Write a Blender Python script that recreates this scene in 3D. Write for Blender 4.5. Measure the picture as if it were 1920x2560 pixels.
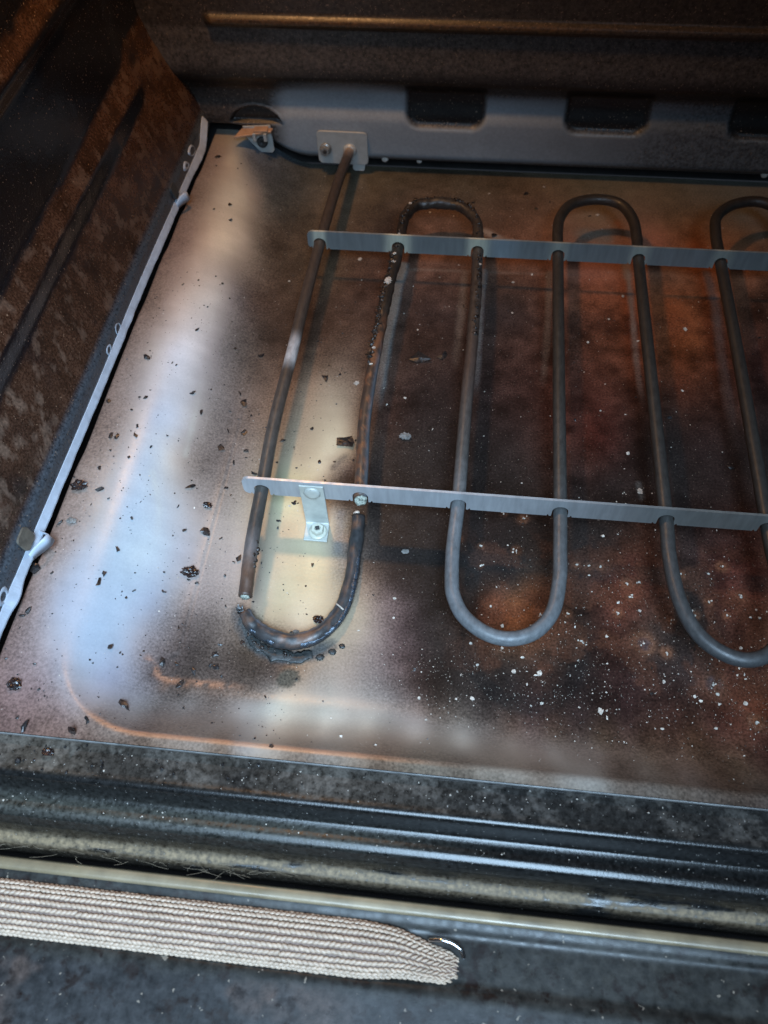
import bpy, math, random
import numpy as np
from mathutils import Vector

# ------------------------------------------------------------------ camera, light, exposure
scn = bpy.context.scene
for o in list(bpy.data.objects):
    bpy.data.objects.remove(o)
COL = scn.collection

cam_d = bpy.data.cameras.new('camera')
cam_d.sensor_width = 36.0
cam_d.lens = 2050.0 / 2560.0 * 36.0
cam_d.clip_start = 0.005
cam_d.clip_end = 20.0
cam_d.dof.use_dof = True
cam_d.dof.focus_distance = 0.40
cam_d.dof.aperture_fstop = 12.0
cam = bpy.data.objects.new('camera', cam_d)
cam.location = (0.0919, -0.2241, 0.3514)
cam.rotation_euler = (0.5887, 0.0252, 0.1072)
COL.objects.link(cam)
scn.camera = cam

world = bpy.data.worlds.new('World')
scn.world = world
world.use_nodes = True
bg = world.node_tree.nodes['Background']
bg.inputs[0].default_value = (0.55, 0.66, 0.85, 1)
bg.inputs[1].default_value = 0.03

# the oven's own bulb, high at the back left of the cavity
ld = bpy.data.lights.new('oven_bulb', 'POINT')
ld.energy = 2.7
ld.color = (1.0, 0.52, 0.21)
ld.shadow_soft_size = 0.016
lo = bpy.data.objects.new('oven_bulb', ld)
lo.location = (-0.050, 0.215, 0.385)
COL.objects.link(lo)

# daylight from the kitchen window, in front of the open oven
ad = bpy.data.lights.new('window_light', 'AREA')
ad.shape = 'RECTANGLE'
ad.size = 0.5
ad.size_y = 0.7
ad.energy = 6.2
ad.color = (0.52, 0.75, 1.0)
ad.spread = math.radians(60)
ao = bpy.data.objects.new('window_light', ad)
ao.location = (0.12, -0.62, 0.93)
ao.rotation_euler = (Vector((-0.10, -0.10, 0.0)) - ao.location).to_track_quat('-Z', 'Y').to_euler()
COL.objects.link(ao)

scn.view_settings.view_transform = 'Standard'
scn.view_settings.look = 'None'
scn.view_settings.exposure = 0.0
scn.view_settings.gamma = 1.0

rng = np.random.default_rng(7)
random.seed(7)

# ------------------------------------------------------------------ readings in millimetres; stain colours carry some lamp glow and daylight
STAINS_AND_LIGHT=[(-82,292.9,0.257,0.22,0.176),(-69.9,296.6,0.191,0.234,0.262),(-83.7,271,0.2,0.16,0.14),(-72.6,270.7,0.381,0.35,0.289),(-62.8,282.9,0.076,0.085,0.103),(-86.9,229.8,0.145,0.108,0.086),(-75,231.4,0.334,0.287,0.231),(-63.2,238.2,0.466,0.423,0.331),(-54.8,246.4,0.236,0.196,0.16),(-45.5,251.1,0.072,0.071,0.063),(-84.7,183.1,0.169,0.115,0.09),(-73.5,185,0.391,0.298,0.225),(-61.3,192.4,0.574,0.474,0.344),(-52.1,200.9,0.407,0.327,0.245),(-44.4,203.6,0.154,0.121,0.089),(-37.5,213.5,0.062,0.043,0.03),(-87.9,128.3,0.158,0.11,0.085),(-78.4,129.2,0.324,0.247,0.202),(-67.4,133,0.478,0.405,0.347),(-58.5,139.1,0.5,0.441,0.384),(-51,145.5,0.283,0.24,0.211),(-44.3,151.1,0.096,0.076,0.067),(-35.9,156.6,0.057,0.036,0.026),(-90.1,86.8,0.163,0.12,0.099),(-79.7,87.7,0.3,0.25,0.216),(-69,90.6,0.45,0.425,0.427),(-59.5,96.2,0.548,0.505,0.485),(-52.3,101.6,0.341,0.294,0.271),(-44.9,107.2,0.135,0.113,0.101),(-33.3,113.8,0.061,0.046,0.037),(-17.3,116.7,0.054,0.032,0.022),(-89.3,39.5,0.141,0.102,0.084),(-79.5,40.4,0.263,0.212,0.184),(-68.4,43.3,0.309,0.32,0.348),(-57.4,49.3,0.399,0.379,0.384),(-50.6,53.9,0.341,0.292,0.26),(-44.6,57.8,0.175,0.14,0.119),(-33.8,63.3,0.1,0.077,0.066),(-18.7,66,0.104,0.068,0.049),(-89.8,8.8,0.151,0.111,0.091),(-78.1,10,0.264,0.22,0.195),(-65.6,13.7,0.297,0.316,0.343),(-54.3,19.9,0.389,0.324,0.275),(-47.7,24,0.233,0.179,0.146),(-38.7,28.8,0.113,0.084,0.069),(-25,32.8,0.123,0.098,0.085),(-90.2,-19.6,0.164,0.121,0.101),(-78.9,-18.5,0.273,0.228,0.201),(-66.7,-15.4,0.27,0.301,0.335),(-55.8,-10.1,0.326,0.339,0.357),(-46.7,-5.1,0.322,0.297,0.289),(-37,-0.5,0.249,0.197,0.17),(-23.6,2.7,0.183,0.155,0.133),(-90.6,-45.9,0.184,0.133,0.112),(-79.7,-44.8,0.255,0.235,0.24),(-67.8,-42.2,0.252,0.285,0.316),(-57.2,-37.8,0.315,0.336,0.347),(-47.7,-33,0.326,0.339,0.353),(-37.4,-28.5,0.273,0.241,0.24),(-24.6,-25.5,0.219,0.182,0.159),(-12.9,-24.4,0.253,0.209,0.183),(-91,-70.4,0.17,0.123,0.109),(-80.5,-69.4,0.24,0.229,0.248),(-67.1,-66.6,0.245,0.273,0.311),(-55.2,-61.9,0.272,0.297,0.334),(-45.1,-57.3,0.233,0.235,0.264),(-33.9,-53.3,0.18,0.144,0.13),(-21,-51.2,0.152,0.119,0.105),(-8.7,-50.1,0.183,0.145,0.122),(-89.4,-93,0.134,0.094,0.085),(-79.2,-92,0.24,0.198,0.195),(-66.3,-89.5,0.225,0.246,0.282),(-55,-85.2,0.227,0.247,0.281),(-45.2,-81.2,0.219,0.185,0.185),(-37.2,-78.5,0.086,0.064,0.058),(-26.4,-76.1,0.055,0.041,0.036),(-11.2,-74.6,0.059,0.044,0.036),(-2.8,-83.1,0.045,0.032,0.026),(-37.1,-91.9,0.061,0.045,0.041),(-22.5,-91.8,0.039,0.029,0.024),(-6.6,-94.8,0.062,0.045,0.037),(9.2,-88.7,0.04,0.029,0.023),(18.5,-81,0.055,0.036,0.028),(-87.3,-110,0.126,0.08,0.072),(-75.4,-108.8,0.156,0.107,0.1),(-62.2,-106.9,0.226,0.206,0.21),(-50.3,-102,0.238,0.231,0.268),(-37.9,-101.9,0.163,0.149,0.152),(-77.1,-121.2,0.122,0.073,0.063),(-63.5,-119.9,0.147,0.092,0.079),(-50,-115.3,0.25,0.202,0.185),(-34.4,-114,0.21,0.191,0.179),(-17.7,-106.4,0.194,0.171,0.156),(-3.7,-104.6,0.16,0.129,0.11),(-27.9,-126.2,0.098,0.069,0.055),(-48.1,-124.3,0.11,0.072,0.057),(-67.3,-126.2,0.103,0.062,0.05),(-80.8,-127.6,0.096,0.057,0.048),(-0.1,-122.6,0.192,0.156,0.13),(7.6,-100.5,0.285,0.247,0.217),(20.9,-94.3,0.303,0.271,0.22),(42.4,-96.7,0.324,0.292,0.241),(24.7,-109.4,0.649,0.574,0.46),(45,-109.5,0.613,0.533,0.427),(64.2,-104.1,0.468,0.396,0.317),(10.2,-124,0.208,0.175,0.154),(48.4,-124,0.177,0.145,0.119),(86,-124.1,0.133,0.107,0.081),(84.7,-106.9,0.452,0.384,0.327),(104.6,-109.7,0.433,0.398,0.343),(104.5,-124.1,0.131,0.108,0.087),(124.2,-107,0.246,0.196,0.16),(132.5,-119.9,0.23,0.191,0.158),(143.4,-109.9,0.275,0.234,0.201),(163,-107.2,0.156,0.114,0.09),(159.7,-121.4,0.214,0.19,0.164),(180.6,-112.9,0.185,0.151,0.122),(176.6,-126.2,0.072,0.056,0.045),(201.1,-107.4,0.098,0.06,0.041),(195.7,-121.4,0.148,0.119,0.101),(219.9,-107.4,0.094,0.056,0.035),(221.1,-120.4,0.101,0.082,0.066),(62.4,-90.1,0.177,0.144,0.122),(73.5,-95.7,0.173,0.142,0.122),(50.9,-82.4,0.213,0.16,0.127),(36.2,-83.8,0.196,0.146,0.112),(60.4,-72.4,0.149,0.111,0.094),(53.5,-51.6,0.234,0.181,0.129),(53.3,-31.5,0.09,0.06,0.045),(0.7,92.2,0.175,0.105,0.067),(14.1,93.3,0.204,0.15,0.104),(16.2,79.4,0.271,0.208,0.142),(28,80.4,0.229,0.174,0.119),(13.5,62.1,0.272,0.21,0.141),(27.6,63.3,0.323,0.25,0.167),(26.1,46.8,0.392,0.319,0.214),(16.5,42.8,0.317,0.251,0.164),(34.5,41.2,0.193,0.136,0.087),(10,35.9,0.303,0.241,0.16),(20.9,30.6,0.424,0.344,0.232),(8.1,17.3,0.51,0.484,0.279),(9.7,-5.7,0.297,0.233,0.153),(32.1,4.8,0.192,0.168,0.133),(33.7,19.6,0.018,0.013,0.011),(36.9,32.1,0.042,0.026,0.021),(38.4,-5.9,0.167,0.141,0.101),(8.9,-27.7,0.313,0.255,0.169),(20.8,-29.3,0.335,0.272,0.169),(32.2,-28.2,0.313,0.254,0.158),(38.6,-25,0.129,0.114,0.091),(39.5,-14.1,0.135,0.087,0.066),(21,-44.7,0.355,0.284,0.184),(32.2,-43.7,0.335,0.263,0.169),(9.4,-43.3,0.303,0.263,0.175),(23.1,-57,0.372,0.29,0.198),(35.9,-53.3,0.291,0.222,0.142),(9.5,-55.8,0.275,0.213,0.137),(3.6,-48.9,0.308,0.226,0.162),(3.9,-73.2,0.045,0.032,0.023),(22.4,-78.3,0.104,0.054,0.031),(-11.4,264.2,0.088,0.07,0.05),(20.7,266.5,0.095,0.068,0.042),(-0.7,192.5,0.078,0.053,0.033),(16,202.9,0.068,0.041,0.027),(25.3,177,0.059,0.032,0.022),(6.8,142.2,0.052,0.028,0.018),(23.7,143.5,0.059,0.033,0.022),(21.3,119.8,0.074,0.047,0.033),(233.3,-79.8,0.079,0.023,0.011),(217.5,-79.3,0.059,0.019,0.011),(93.4,-87.1,0.025,0.016,0.012),(114.1,-87.2,0.019,0.013,0.011),(134.6,-89.5,0.024,0.013,0.011),(154.8,-89.7,0.023,0.013,0.011),(174.9,-87.7,0.028,0.013,0.011),(194.8,-87.8,0.032,0.013,0.009),(214.3,-90.1,0.035,0.013,0.009),(233.5,-92.3,0.037,0.013,0.009),(104.3,-97,0.101,0.079,0.064),(124.5,-97.1,0.067,0.04,0.029),(144.4,-99.5,0.054,0.032,0.022),(164.2,-99.7,0.05,0.029,0.018),(183.7,-99.8,0.046,0.024,0.015),(203.5,-97.6,0.043,0.02,0.011),(83.7,284.1,0.065,0.052,0.037),(36.2,272.8,0.063,0.048,0.033),(84.4,271.1,0.077,0.058,0.04),(131.9,269.4,0.122,0.073,0.045),(116.7,248.3,0.115,0.062,0.038),(54.8,243.7,0.096,0.053,0.034),(73.1,250,0.13,0.073,0.047),(37.1,232.7,0.05,0.032,0.024),(175.1,257.5,0.169,0.111,0.068),(224.1,261.1,0.138,0.079,0.043),(213.1,236.3,0.281,0.109,0.063),(236,228.8,0.198,0.057,0.02),(270.3,269.4,0.136,0.116,0.089),(266.5,240.3,0.19,0.09,0.047),(288.4,290.8,0.136,0.122,0.102),(179.4,288.2,0.112,0.093,0.064),(242.3,292.7,0.116,0.102,0.08),(64,206.6,0.119,0.061,0.041),(117.7,203.9,0.142,0.064,0.038),(167.5,207.7,0.268,0.106,0.069),(219.7,209.5,0.161,0.086,0.055),(262.4,208.5,0.228,0.093,0.05),(69.6,171.9,0.052,0.029,0.022),(72.7,131.7,0.034,0.018,0.013),(118.4,171.6,0.048,0.03,0.024),(119.4,127.9,0.038,0.019,0.014),(169.5,179.8,0.139,0.046,0.023),(168.5,147.3,0.066,0.024,0.013),(214.1,175,0.162,0.047,0.018),(222.3,144,0.127,0.037,0.013),(213.7,106.6,0.063,0.02,0.011),(270.3,183.6,0.052,0.025,0.016),(262,125,0.04,0.014,0.01),(68.1,87.3,0.021,0.013,0.011),(53.9,72.3,0.031,0.015,0.011),(117.7,91.5,0.028,0.014,0.011),(164.2,95.4,0.045,0.015,0.01),(170.8,65.9,0.046,0.013,0.009),(158.3,61.6,0.047,0.014,0.009),(200.6,68.5,0.018,0.013,0.011),(225.3,70.7,0.023,0.013,0.011),(71,54,0.018,0.013,0.011),(118.5,58.1,0.02,0.013,0.011),(73.1,29.2,0.018,0.013,0.011),(55.7,30.7,0.018,0.013,0.011),(121.7,30.5,0.018,0.013,0.011),(174.4,35.2,0.02,0.013,0.011),(217.3,39.1,0.02,0.013,0.011),(252.5,57.3,0.018,0.013,0.011),(61.8,-3.8,0.018,0.013,0.011),(75.8,-2.5,0.018,0.013,0.011),(110.5,6.3,0.02,0.013,0.011),(122.5,-6.5,0.018,0.013,0.011),(168.3,0.5,0.018,0.013,0.011),(190.9,-0.2,0.034,0.014,0.009),(218.4,5.1,0.024,0.013,0.011),(245.2,4.8,0.033,0.013,0.009),(64,-25.2,0.019,0.013,0.011),(77.6,-24,0.018,0.013,0.011),(63.4,-40.7,0.073,0.049,0.043),(75.4,-49.5,0.039,0.025,0.023),(88.2,-43.4,0.018,0.013,0.011),(65.2,-57.8,0.14,0.098,0.085),(81,-63.4,0.033,0.021,0.019),(91.9,-64.7,0.018,0.013,0.011),(122.9,-25,0.018,0.013,0.011),(112.3,-41.1,0.074,0.022,0.011),(123.4,-46.2,0.139,0.04,0.014),(135.3,-38.9,0.099,0.029,0.011),(107.4,-29,0.018,0.013,0.011),(158.6,-21.6,0.022,0.013,0.011),(173.8,-27.8,0.061,0.018,0.011),(185.2,-19.1,0.063,0.018,0.011),(166.7,-40.9,0.032,0.013,0.009),(172.5,-54.6,0.042,0.016,0.011),(187.4,-52,0.034,0.02,0.015),(206.4,-27.3,0.018,0.013,0.011),(224.7,-18,0.052,0.015,0.01),(229.4,-32.5,0.056,0.018,0.011),(245.1,-11,0.044,0.015,0.01),(240.1,-45.8,0.046,0.019,0.011),(208.8,-46.4,0.018,0.013,0.011),(102.9,-70.6,0.018,0.013,0.011),(124,-73,0.018,0.013,0.011),(155.3,-67.8,0.019,0.013,0.011),(186.3,-67,0.022,0.013,0.011),(212.4,-71.1,0.035,0.02,0.017),(233.7,-62.4,0.033,0.013,0.009),(73.5,-75.7,0.077,0.05,0.044),(84.6,-81.3,0.026,0.015,0.012),(73.3,-126.8,0.098,0.066,0.046),(104.6,-126.8,0.085,0.065,0.049),(134.8,-126.8,0.096,0.071,0.054),(167.7,-126.6,0.073,0.055,0.043),(194.1,-126.6,0.063,0.046,0.035),(218.4,-126.8,0.046,0.032,0.025),(39.5,-126.6,0.125,0.088,0.065),(7.1,-126.8,0.122,0.079,0.055),(-27.5,-127.6,0.103,0.065,0.045)]
FLAKES=[(-29.1, 74.7, 4.5, 'd', 'notched dark grey flake on the brown floor left of the leftmost rod'), (-85.4, 26.7, 3.1, 'd', "left one of two black flakes lying side by side near the side wall's pale edge"), (-82.4, 26.3, 2.9, 'd', "right one of two black flakes lying side by side near the side wall's pale edge"), (-21.1, 41.1, 2.8, 'd', ''), (-33.3, 52.8, 2.6, 's', ''), (-43.3, 10.7, 5.3, 's', "upright black sliver on the pale floor left of the front bar's rounded end"), (-33.8, 2.7, 3.6, 'c', 'black and red flake just below the upright sliver left of the leftmost rod'), (-31.9, -13.1, 5.2, 'd', "jagged black flake on pale floor left of the leftmost rod's lower half"), (-91.7, -6.3, 5.8, 'c', "layered black flake close to the side wall's pale edge"), (-89.0, -26.7, 3.8, 'g', 'round grey crumb beside the side wall just above its lower bent tab'), (-33.2, -37.3, 6.2, 'c', 'biggest glossy black chunk on the pale floor left of the broken rod end'), (-11.2, -26.1, 3.9, 'd', 'black flake pressed against the broken front end of the leftmost rod'), (-98.3, -53.6, 6.5, 'd', 'large black flake under the lower bent tab of the side wall'), (-93.5, -75.7, 3.8, 'd', "ragged black flake on the floor below the side wall's lower bent tab"), (-95.3, -78.0, 3.3, 's', 'thin black sliver just below the ragged flake by the side wall'), (-86.9, -109.9, 5.0, 'c', "glossy black chunk at the left picture edge in the floor's front corner"), (-34.8, -84.8, 3.6, 'd', "dark grey flake inside the floor's curved front left corner line"), (-12.5, -83.3, 2.6, 'd', "small dark flake left of the fallen bent piece, near the floor's front slope"), (32.9, 51.3, 10.1, 'd', 'large torn black flake touching the burnt second rod'), (67.0, 117.2, 11.4, 'd', 'wide curled dark flake between the second and third rods'), (80.3, 120.9, 6.5, 'd', 'smaller dark flake right of the wide curled one, beside the third rod'), (33.6, -56.0, 3.9, 'c', 'red and black triangular flake inside the fallen bent piece'), (21.6, -63.9, 2.0, 'd', 'left one of two small oval crumbs inside the fallen bent piece'), (24.1, -63.1, 2.4, 'g', 'right one of two small oval crumbs inside the fallen bent piece'), (-75.8, -127.5, 3.9, 'd', 'pointed dark flake on the front rim at the far left'), (-54.9, -127.6, 3.8, 'c', "tall pointed black shard standing at the front rim's edge"), (-64.5, -135.8, 3.8, 'c', 'black chunk lying on the dark front frame at the left'), (64.3, 58.2, 5.1, 'g', "grey crusty crumb on the brown floor right of the second rod's middle"), (71.1, -14.7, 3.0, 'g', 'grey crumb on dark floor between the fallen piece and the third rod'), (-26.2, 32.7, 2.8, 's', ''), (-43.9, -40.9, 1.4, 'd', ''), (-109.6, 107.3, 1.3, 'd', ''), (-41.6, -50.9, 1.8, 's', ''), (-53.1, -55.3, 1.8, 's', ''), (-62.7, -19.2, 1.6, 'd', ''), (-75.2, -11.8, 1.1, 'd', ''), (-75.7, -110.9, 1.4, 'd', ''), (-81.6, -99.9, 1.4, 'd', ''), (-94.4, -28.0, 3.1, 's', 'thin dark sliver by the side wall beside the round grey crumb'), (-28.8, -42.0, 1.4, 'g', ''), (-13.3, -28.4, 1.4, 's', ''), (-16.0, -36.6, 1.4, 'd', ''), (0.7, -27.7, 1.6, 's', ''), (5.6, 17.7, 2.7, 's', ''), (4.8, -2.5, 3.1, 's', ''), (5.1, -6.7, 1.4, 'd', ''), (-12.0, -52.9, 1.1, 'd', ''), (-46.1, -3.3, 1.7, 's', ''), (28.1, -86.4, 1.1, 'd', '')]
CHIPS=[(52.1, 224.5, 28.0, 2.3, 'white round chip on the left corner of the burnt back loop'), (45.6, 151.4, 28.0, 4.6, 'largest white ash chip, stuck on the burnt second rod'), (47.1, 174.6, 29.0, 2.2, 'upper one of two white chips on the second rod under the back bar'), (47.2, 168.3, 28.0, 2.7, 'lower one of two white chips on the second rod under the back bar'), (43.7, 96.6, 28.0, 1.8, 'upper one of two small white chips halfway down the second rod'), (43.4, 84.4, 28.0, 2.0, 'lower one of two small white chips halfway down the second rod'), (98.1, 162.7, 27.0, 2.4, 'white crusty chip on the third rod below the back bar'), (98.5, 170.1, 28.0, 1.6, ''), (48.8, 186.8, 34.0, 1.4, ''), (137.6, -72.8, 0.0, 2.3, 'white angular chip on dark floor below the complete front loop'), (164.3, -88.1, 0.0, 2.4, "large white chip near the floor's front slope, right of centre"), (161.3, -19.6, 0.0, 1.3, ''), (223.3, 154.9, 0.0, 2.2, 'round white chip on red floor between the fifth and sixth rods'), (184.2, 57.5, 0.0, 2.0, 'white chip on dark floor between the fourth and fifth rods'), (189.0, 33.0, 0.0, 2.8, 'white ash splat just behind the front bar, left of the fifth rod'), (203.8, 78.6, 0.0, 1.5, ''), (188.0, 181.3, 0.0, 1.7, ''), (165.5, 139.3, 0.0, 1.6, ''), (100.8, -88.6, 0.0, 1.2, ''), (138.6, -87.0, 0.0, 1.6, ''), (239.6, -35.2, 0.0, 1.5, ''), (229.0, -51.5, 0.0, 1.5, ''), (227.6, -78.3, 0.0, 1.8, 'white chip at the far right of the speckled front floor'), (216.0, -75.1, 0.0, 1.6, ''), (190.4, -93.5, 0.2, 1.4, ''), (88.2, -100.0, 1.6, 1.2, ''), (68.4, -41.0, 0.0, 1.6, ''), (69.0, -51.4, 0.0, 1.1, ''), (84.3, -89.7, 0.0, 1.4, ''), (120.4, 188.7, 0.0, 1.7, ''), (21.4, 203.3, 0.0, 2.4, ''), (26.2, -4.2, 0.0, 1.2, ''), (32.6, 95.6, 0.0, 2.7, 'grey chip with a pale ring between the leftmost and second rods'), (61.6, 86.7, 0.0, 1.6, ''), (175.2, 260.0, 0.0, 2.2, ''), (178.6, 160.0, 0.0, 1.4, ''), (218.6, -13.4, 0.0, 1.3, '')]
RINGS=[(161.5, -14.1, 2.9), (167.1, -14.1, 1.8), (179.5, -22.7, 3.5), (185.1, -21.2, 2.2), (174.3, -38.9, 2.6), (185.2, -53.4, 5.5), (168.4, -51.5, 1.9), (156.7, -55.0, 2.1), (138.6, -43.5, 2.0), (150.5, -41.2, 2.6), (155.4, -14.1, 1.8), (145.3, -12.4, 1.8), (109.2, -18.9, 1.6), (129.1, 10.8, 3.3), (119.2, 12.7, 1.9), (97.0, -4.7, 2.3), (225.7, -8.9, 3.1), (232.5, -24.8, 3.5), (217.0, -28.7, 2.2), (205.4, -14.7, 2.7), (209.8, -36.8, 3.0), (224.8, -35.4, 2.1), (214.5, -70.9, 6.9), (227.8, -60.7, 2.9), (195.3, -57.1, 3.3), (157.7, -56.0, 1.7), (231.4, -86.3, 4.0), (180.2, -29.7, 2.0), (108.7, -7.7, 2.1), (126.0, -8.8, 2.7), (198.8, -40.2, 2.1), (114.5, -40.9, 3.1)]
STRIPS=[([(49.7, 198.7), (47.0, 165.9), (45.7, 129.5), (45.5, 96.0), (45.2, 74.9)], 7.4, (0.13, 0.145, 0.145), 0.85, 0.35), ([(102.0, 198.2), (101.1, 149.8), (101.1, 111.5), (101.0, 90.1)], 3.8, (0.1, 0.115, 0.12), 0.7, 0.6), ([(89.7, 195.1), (89.6, 165.1), (89.1, 133.1), (88.8, 110.5)], 4.7, (0.15, 0.115, 0.09), 0.6, 0.9), ([(142.9, 199.2), (142.2, 161.1), (140.5, 122.2), (138.9, 100.3)], 4.1, (0.16, 0.125, 0.1), 0.65, 0.9), ([(192.4, 205.2), (192.9, 165.2), (192.8, 126.5), (194.2, 91.1)], 3.2, (0.2, 0.165, 0.145), 0.75, 0.7), ([(191.2, 216.3), (192.0, 198.6)], 5.3, (0.22, 0.17, 0.14), 0.7, 0.7), ([(241.2, 206.8), (243.3, 177.4), (241.8, 138.0), (241.4, 95.2), (241.0, 56.3)], 5.7, (0.1, 0.082, 0.08), 0.75, 0.8), ([(52.9, 195.8), (88.5, 196.8), (117.8, 197.3), (147.0, 198.6), (187.4, 199.2)], 2.7, (0.15, 0.105, 0.08), 0.55, 0.9), ([(100.4, 237.4), (114.1, 228.9), (132.2, 224.6)], 6.1, (0.3, 0.23, 0.18), 0.75, 0.9), ([(102.2, 223.3), (111.3, 219.3)], 4.8, (0.42, 0.35, 0.27), 0.7, 0.8), ([(167.0, 239.9), (177.4, 237.4)], 13.9, (0.15, 0.12, 0.095), 0.8, 0.6), ([(188.7, 253.6), (193.0, 237.1), (194.6, 223.3)], 4.9, (0.2, 0.075, 0.03), 0.7, 0.8), ([(188.8, 38.0), (189.7, 29.2)], 3.3, (0.07, 0.065, 0.06), 0.8, 0.8), ([(27.9, 34.4), (33.0, 42.7)], 4.0, (0.05, 0.04, 0.035), 0.6, 0.9), ([(35.7, 5.2), (37.1, -17.1)], 5.2, (0.1, 0.1, 0.1), 0.55, 0.9), ([(-60.5, 10.3), (-53.1, -8.6), (-50.5, -29.1)], 3.0, (0.4, 0.38, 0.33), 0.35, 0.9), ([(-49.5, 27.5), (-50.6, 53.9), (-52.8, 86.7)], 2.5, (0.4, 0.38, 0.32), 0.3, 0.9)]

# ------------------------------------------------------------------ helpers
def sm(t):
    t = np.clip(t, 0, 1)
    return t * t * (3 - 2 * t)

def vnoise(x, y, s, seed=0):
    """smooth value noise on numpy arrays, cell size s"""
    r = np.random.default_rng(seed).random((64, 64))
    u, v = x / s, y / s
    iu, iv = np.floor(u).astype(int), np.floor(v).astype(int)
    fu, fv = sm(u - iu), sm(v - iv)
    a, b = r[iu % 64, iv % 64], r[(iu + 1) % 64, iv % 64]
    c, d = r[iu % 64, (iv + 1) % 64], r[(iu + 1) % 64, (iv + 1) % 64]
    return (a * (1 - fu) + b * fu) * (1 - fv) + (c * (1 - fu) + d * fu) * fv

def fbm(x, y, s, seed=0, n=4):
    t, w, k = 0, 1.0, 0
    for i in range(n):
        t = t + w * vnoise(x, y, s / 2 ** i, seed + i)
        k += w
        w *= .55
    return t / k

def make(name, verts, faces, mat, parent=None, smooth=True, col=None, mods=None):
    me = bpy.data.meshes.new(name)
    me.from_pydata([tuple(map(float, v)) for v in verts], [], [tuple(map(int, f)) for f in faces])
    if smooth:
        me.polygons.foreach_set('use_smooth', [True] * len(me.polygons))
    if col is not None:
        ca = me.color_attributes.new('Col', 'FLOAT_COLOR', 'POINT')
        c = np.ones((len(verts), 4), np.float32)
        c[:, :3] = col
        ca.data.foreach_set('color', c.ravel())
    me.materials.append(mat)
    me.update()
    o = bpy.data.objects.new(name, me)
    COL.objects.link(o)
    if parent is not None:
        o.parent = parent
    return o

def thing(name, loc, label, cat, group=None):
    o = bpy.data.objects.new(name, None)
    o.empty_display_size = .01
    o.location = loc
    COL.objects.link(o)
    return tag(o, label, cat, group)

def tag(o, label, cat, group=None):
    o['label'] = label
    o['category'] = cat
    if group:
        o['group'] = group
    return o

def attach(o, parent):
    """parent without moving: the meshes are written in world coordinates"""
    o.parent = parent
    loc = Vector((0, 0, 0))
    q = parent
    while q is not None:
        loc += q.location
        q = q.parent
    o.location = -loc
    return o

def grid_faces(nu, nv):
    i = np.arange(nu - 1)[:, None] * nv + np.arange(nv - 1)[None, :]
    i = i.ravel()
    return np.stack([i, i + nv, i + nv + 1, i + 1], 1)

def spline(pts, step=.0012):
    P = np.array(pts, float)
    P = np.vstack([2 * P[0] - P[1], P, 2 * P[-1] - P[-2]])
    out = []
    for i in range(1, len(P) - 2):
        n = max(2, int(np.linalg.norm(P[i + 1] - P[i]) / step))
        t = np.arange(n)[:, None] / n
        a, b, c, d = P[i - 1], P[i], P[i + 1], P[i + 2]
        out.append(.5 * (2 * b + (c - a) * t + (2 * a - 5 * b + 4 * c - d) * t ** 2 + (3 * b - a - 3 * c + d) * t ** 3))
    out.append(P[-2][None])
    return np.vstack(out)

def tube(pts, r, sides=18, rough=0.0, seed=0, flat=1.0, step=.0012, taper=None):
    """swept tube: returns verts, faces, arc length per vertex, angle per vertex"""
    C = spline(pts, step)
    n = len(C)
    T = np.gradient(C, axis=0)
    T /= np.linalg.norm(T, axis=1)[:, None]
    up = np.array([0, 0, 1.0])
    S = np.cross(T, up)
    S /= np.maximum(np.linalg.norm(S, axis=1)[:, None], 1e-6)
    U = np.cross(S, T)
    L = np.r_[0, np.cumsum(np.linalg.norm(np.diff(C, axis=0), axis=1))]
    a = np.linspace(0, 2 * np.pi, sides, endpoint=False)
    LL, AA = np.meshgrid(L, a, indexing='ij')
    R = np.full_like(LL, r)
    if np.ndim(rough) or rough:
        w = np.asarray(rough)
        if w.ndim:
            w = np.interp(L / L[-1], np.linspace(0, 1, len(w)), w)[:, None]
        px, py = LL, AA * r * 1.0
        # seamless enough: mirror the angle
        am = np.abs(((AA + np.pi) % (2 * np.pi)) - np.pi) * r
        R = R * (1 + w * (2 * fbm(px + .5, am + .3, .006, seed) - 1) + .5 * w * (2 * fbm(px, am, .002, seed + 9) - 1))
    if taper is not None:
        R = R * np.interp(L / L[-1], np.linspace(0, 1, len(taper)), taper)[:, None]
    V = C[:, None, :] + R[..., None] * (np.cos(AA)[..., None] * S[:, None, :] + flat * np.sin(AA)[..., None] * U[:, None, :])
    V = V.reshape(-1, 3)
    F = []
    for i in range(n - 1):
        for j in range(sides):
            k = (j + 1) % sides
            F.append((i * sides + j, i * sides + k, (i + 1) * sides + k, (i + 1) * sides + j))
    F.append(tuple(range(sides))[::-1])
    F.append(tuple((n - 1) * sides + j for j in range(sides)))
    return V, F, LL.ravel(), AA.ravel()

def box(cx, cy, cz, sx, sy, sz):
    v = [(cx + a * sx / 2, cy + b * sy / 2, cz + c * sz / 2) for a in (-1, 1) for b in (-1, 1) for c in (-1, 1)]
    f = [(0, 1, 3, 2), (4, 6, 7, 5), (0, 4, 5, 1), (2, 3, 7, 6), (0, 2, 6, 4), (1, 5, 7, 3)]
    return v, f

def prism(outline, base, axis_u, axis_v, normal, thick):
    """extrude a closed 2-D outline (list of (u,v)) by thick along normal"""
    b, u, v, n = map(lambda q: np.array(q, float), (base, axis_u, axis_v, normal))
    A = [b + p * u + q * v for p, q in outline]
    B = [p + n * thick for p in A]
    k = len(A)
    F = [tuple(range(k))[::-1], tuple(range(k, 2 * k))]
    F += [(i, (i + 1) % k, k + (i + 1) % k, k + i) for i in range(k)]
    return A + B, F

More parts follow.
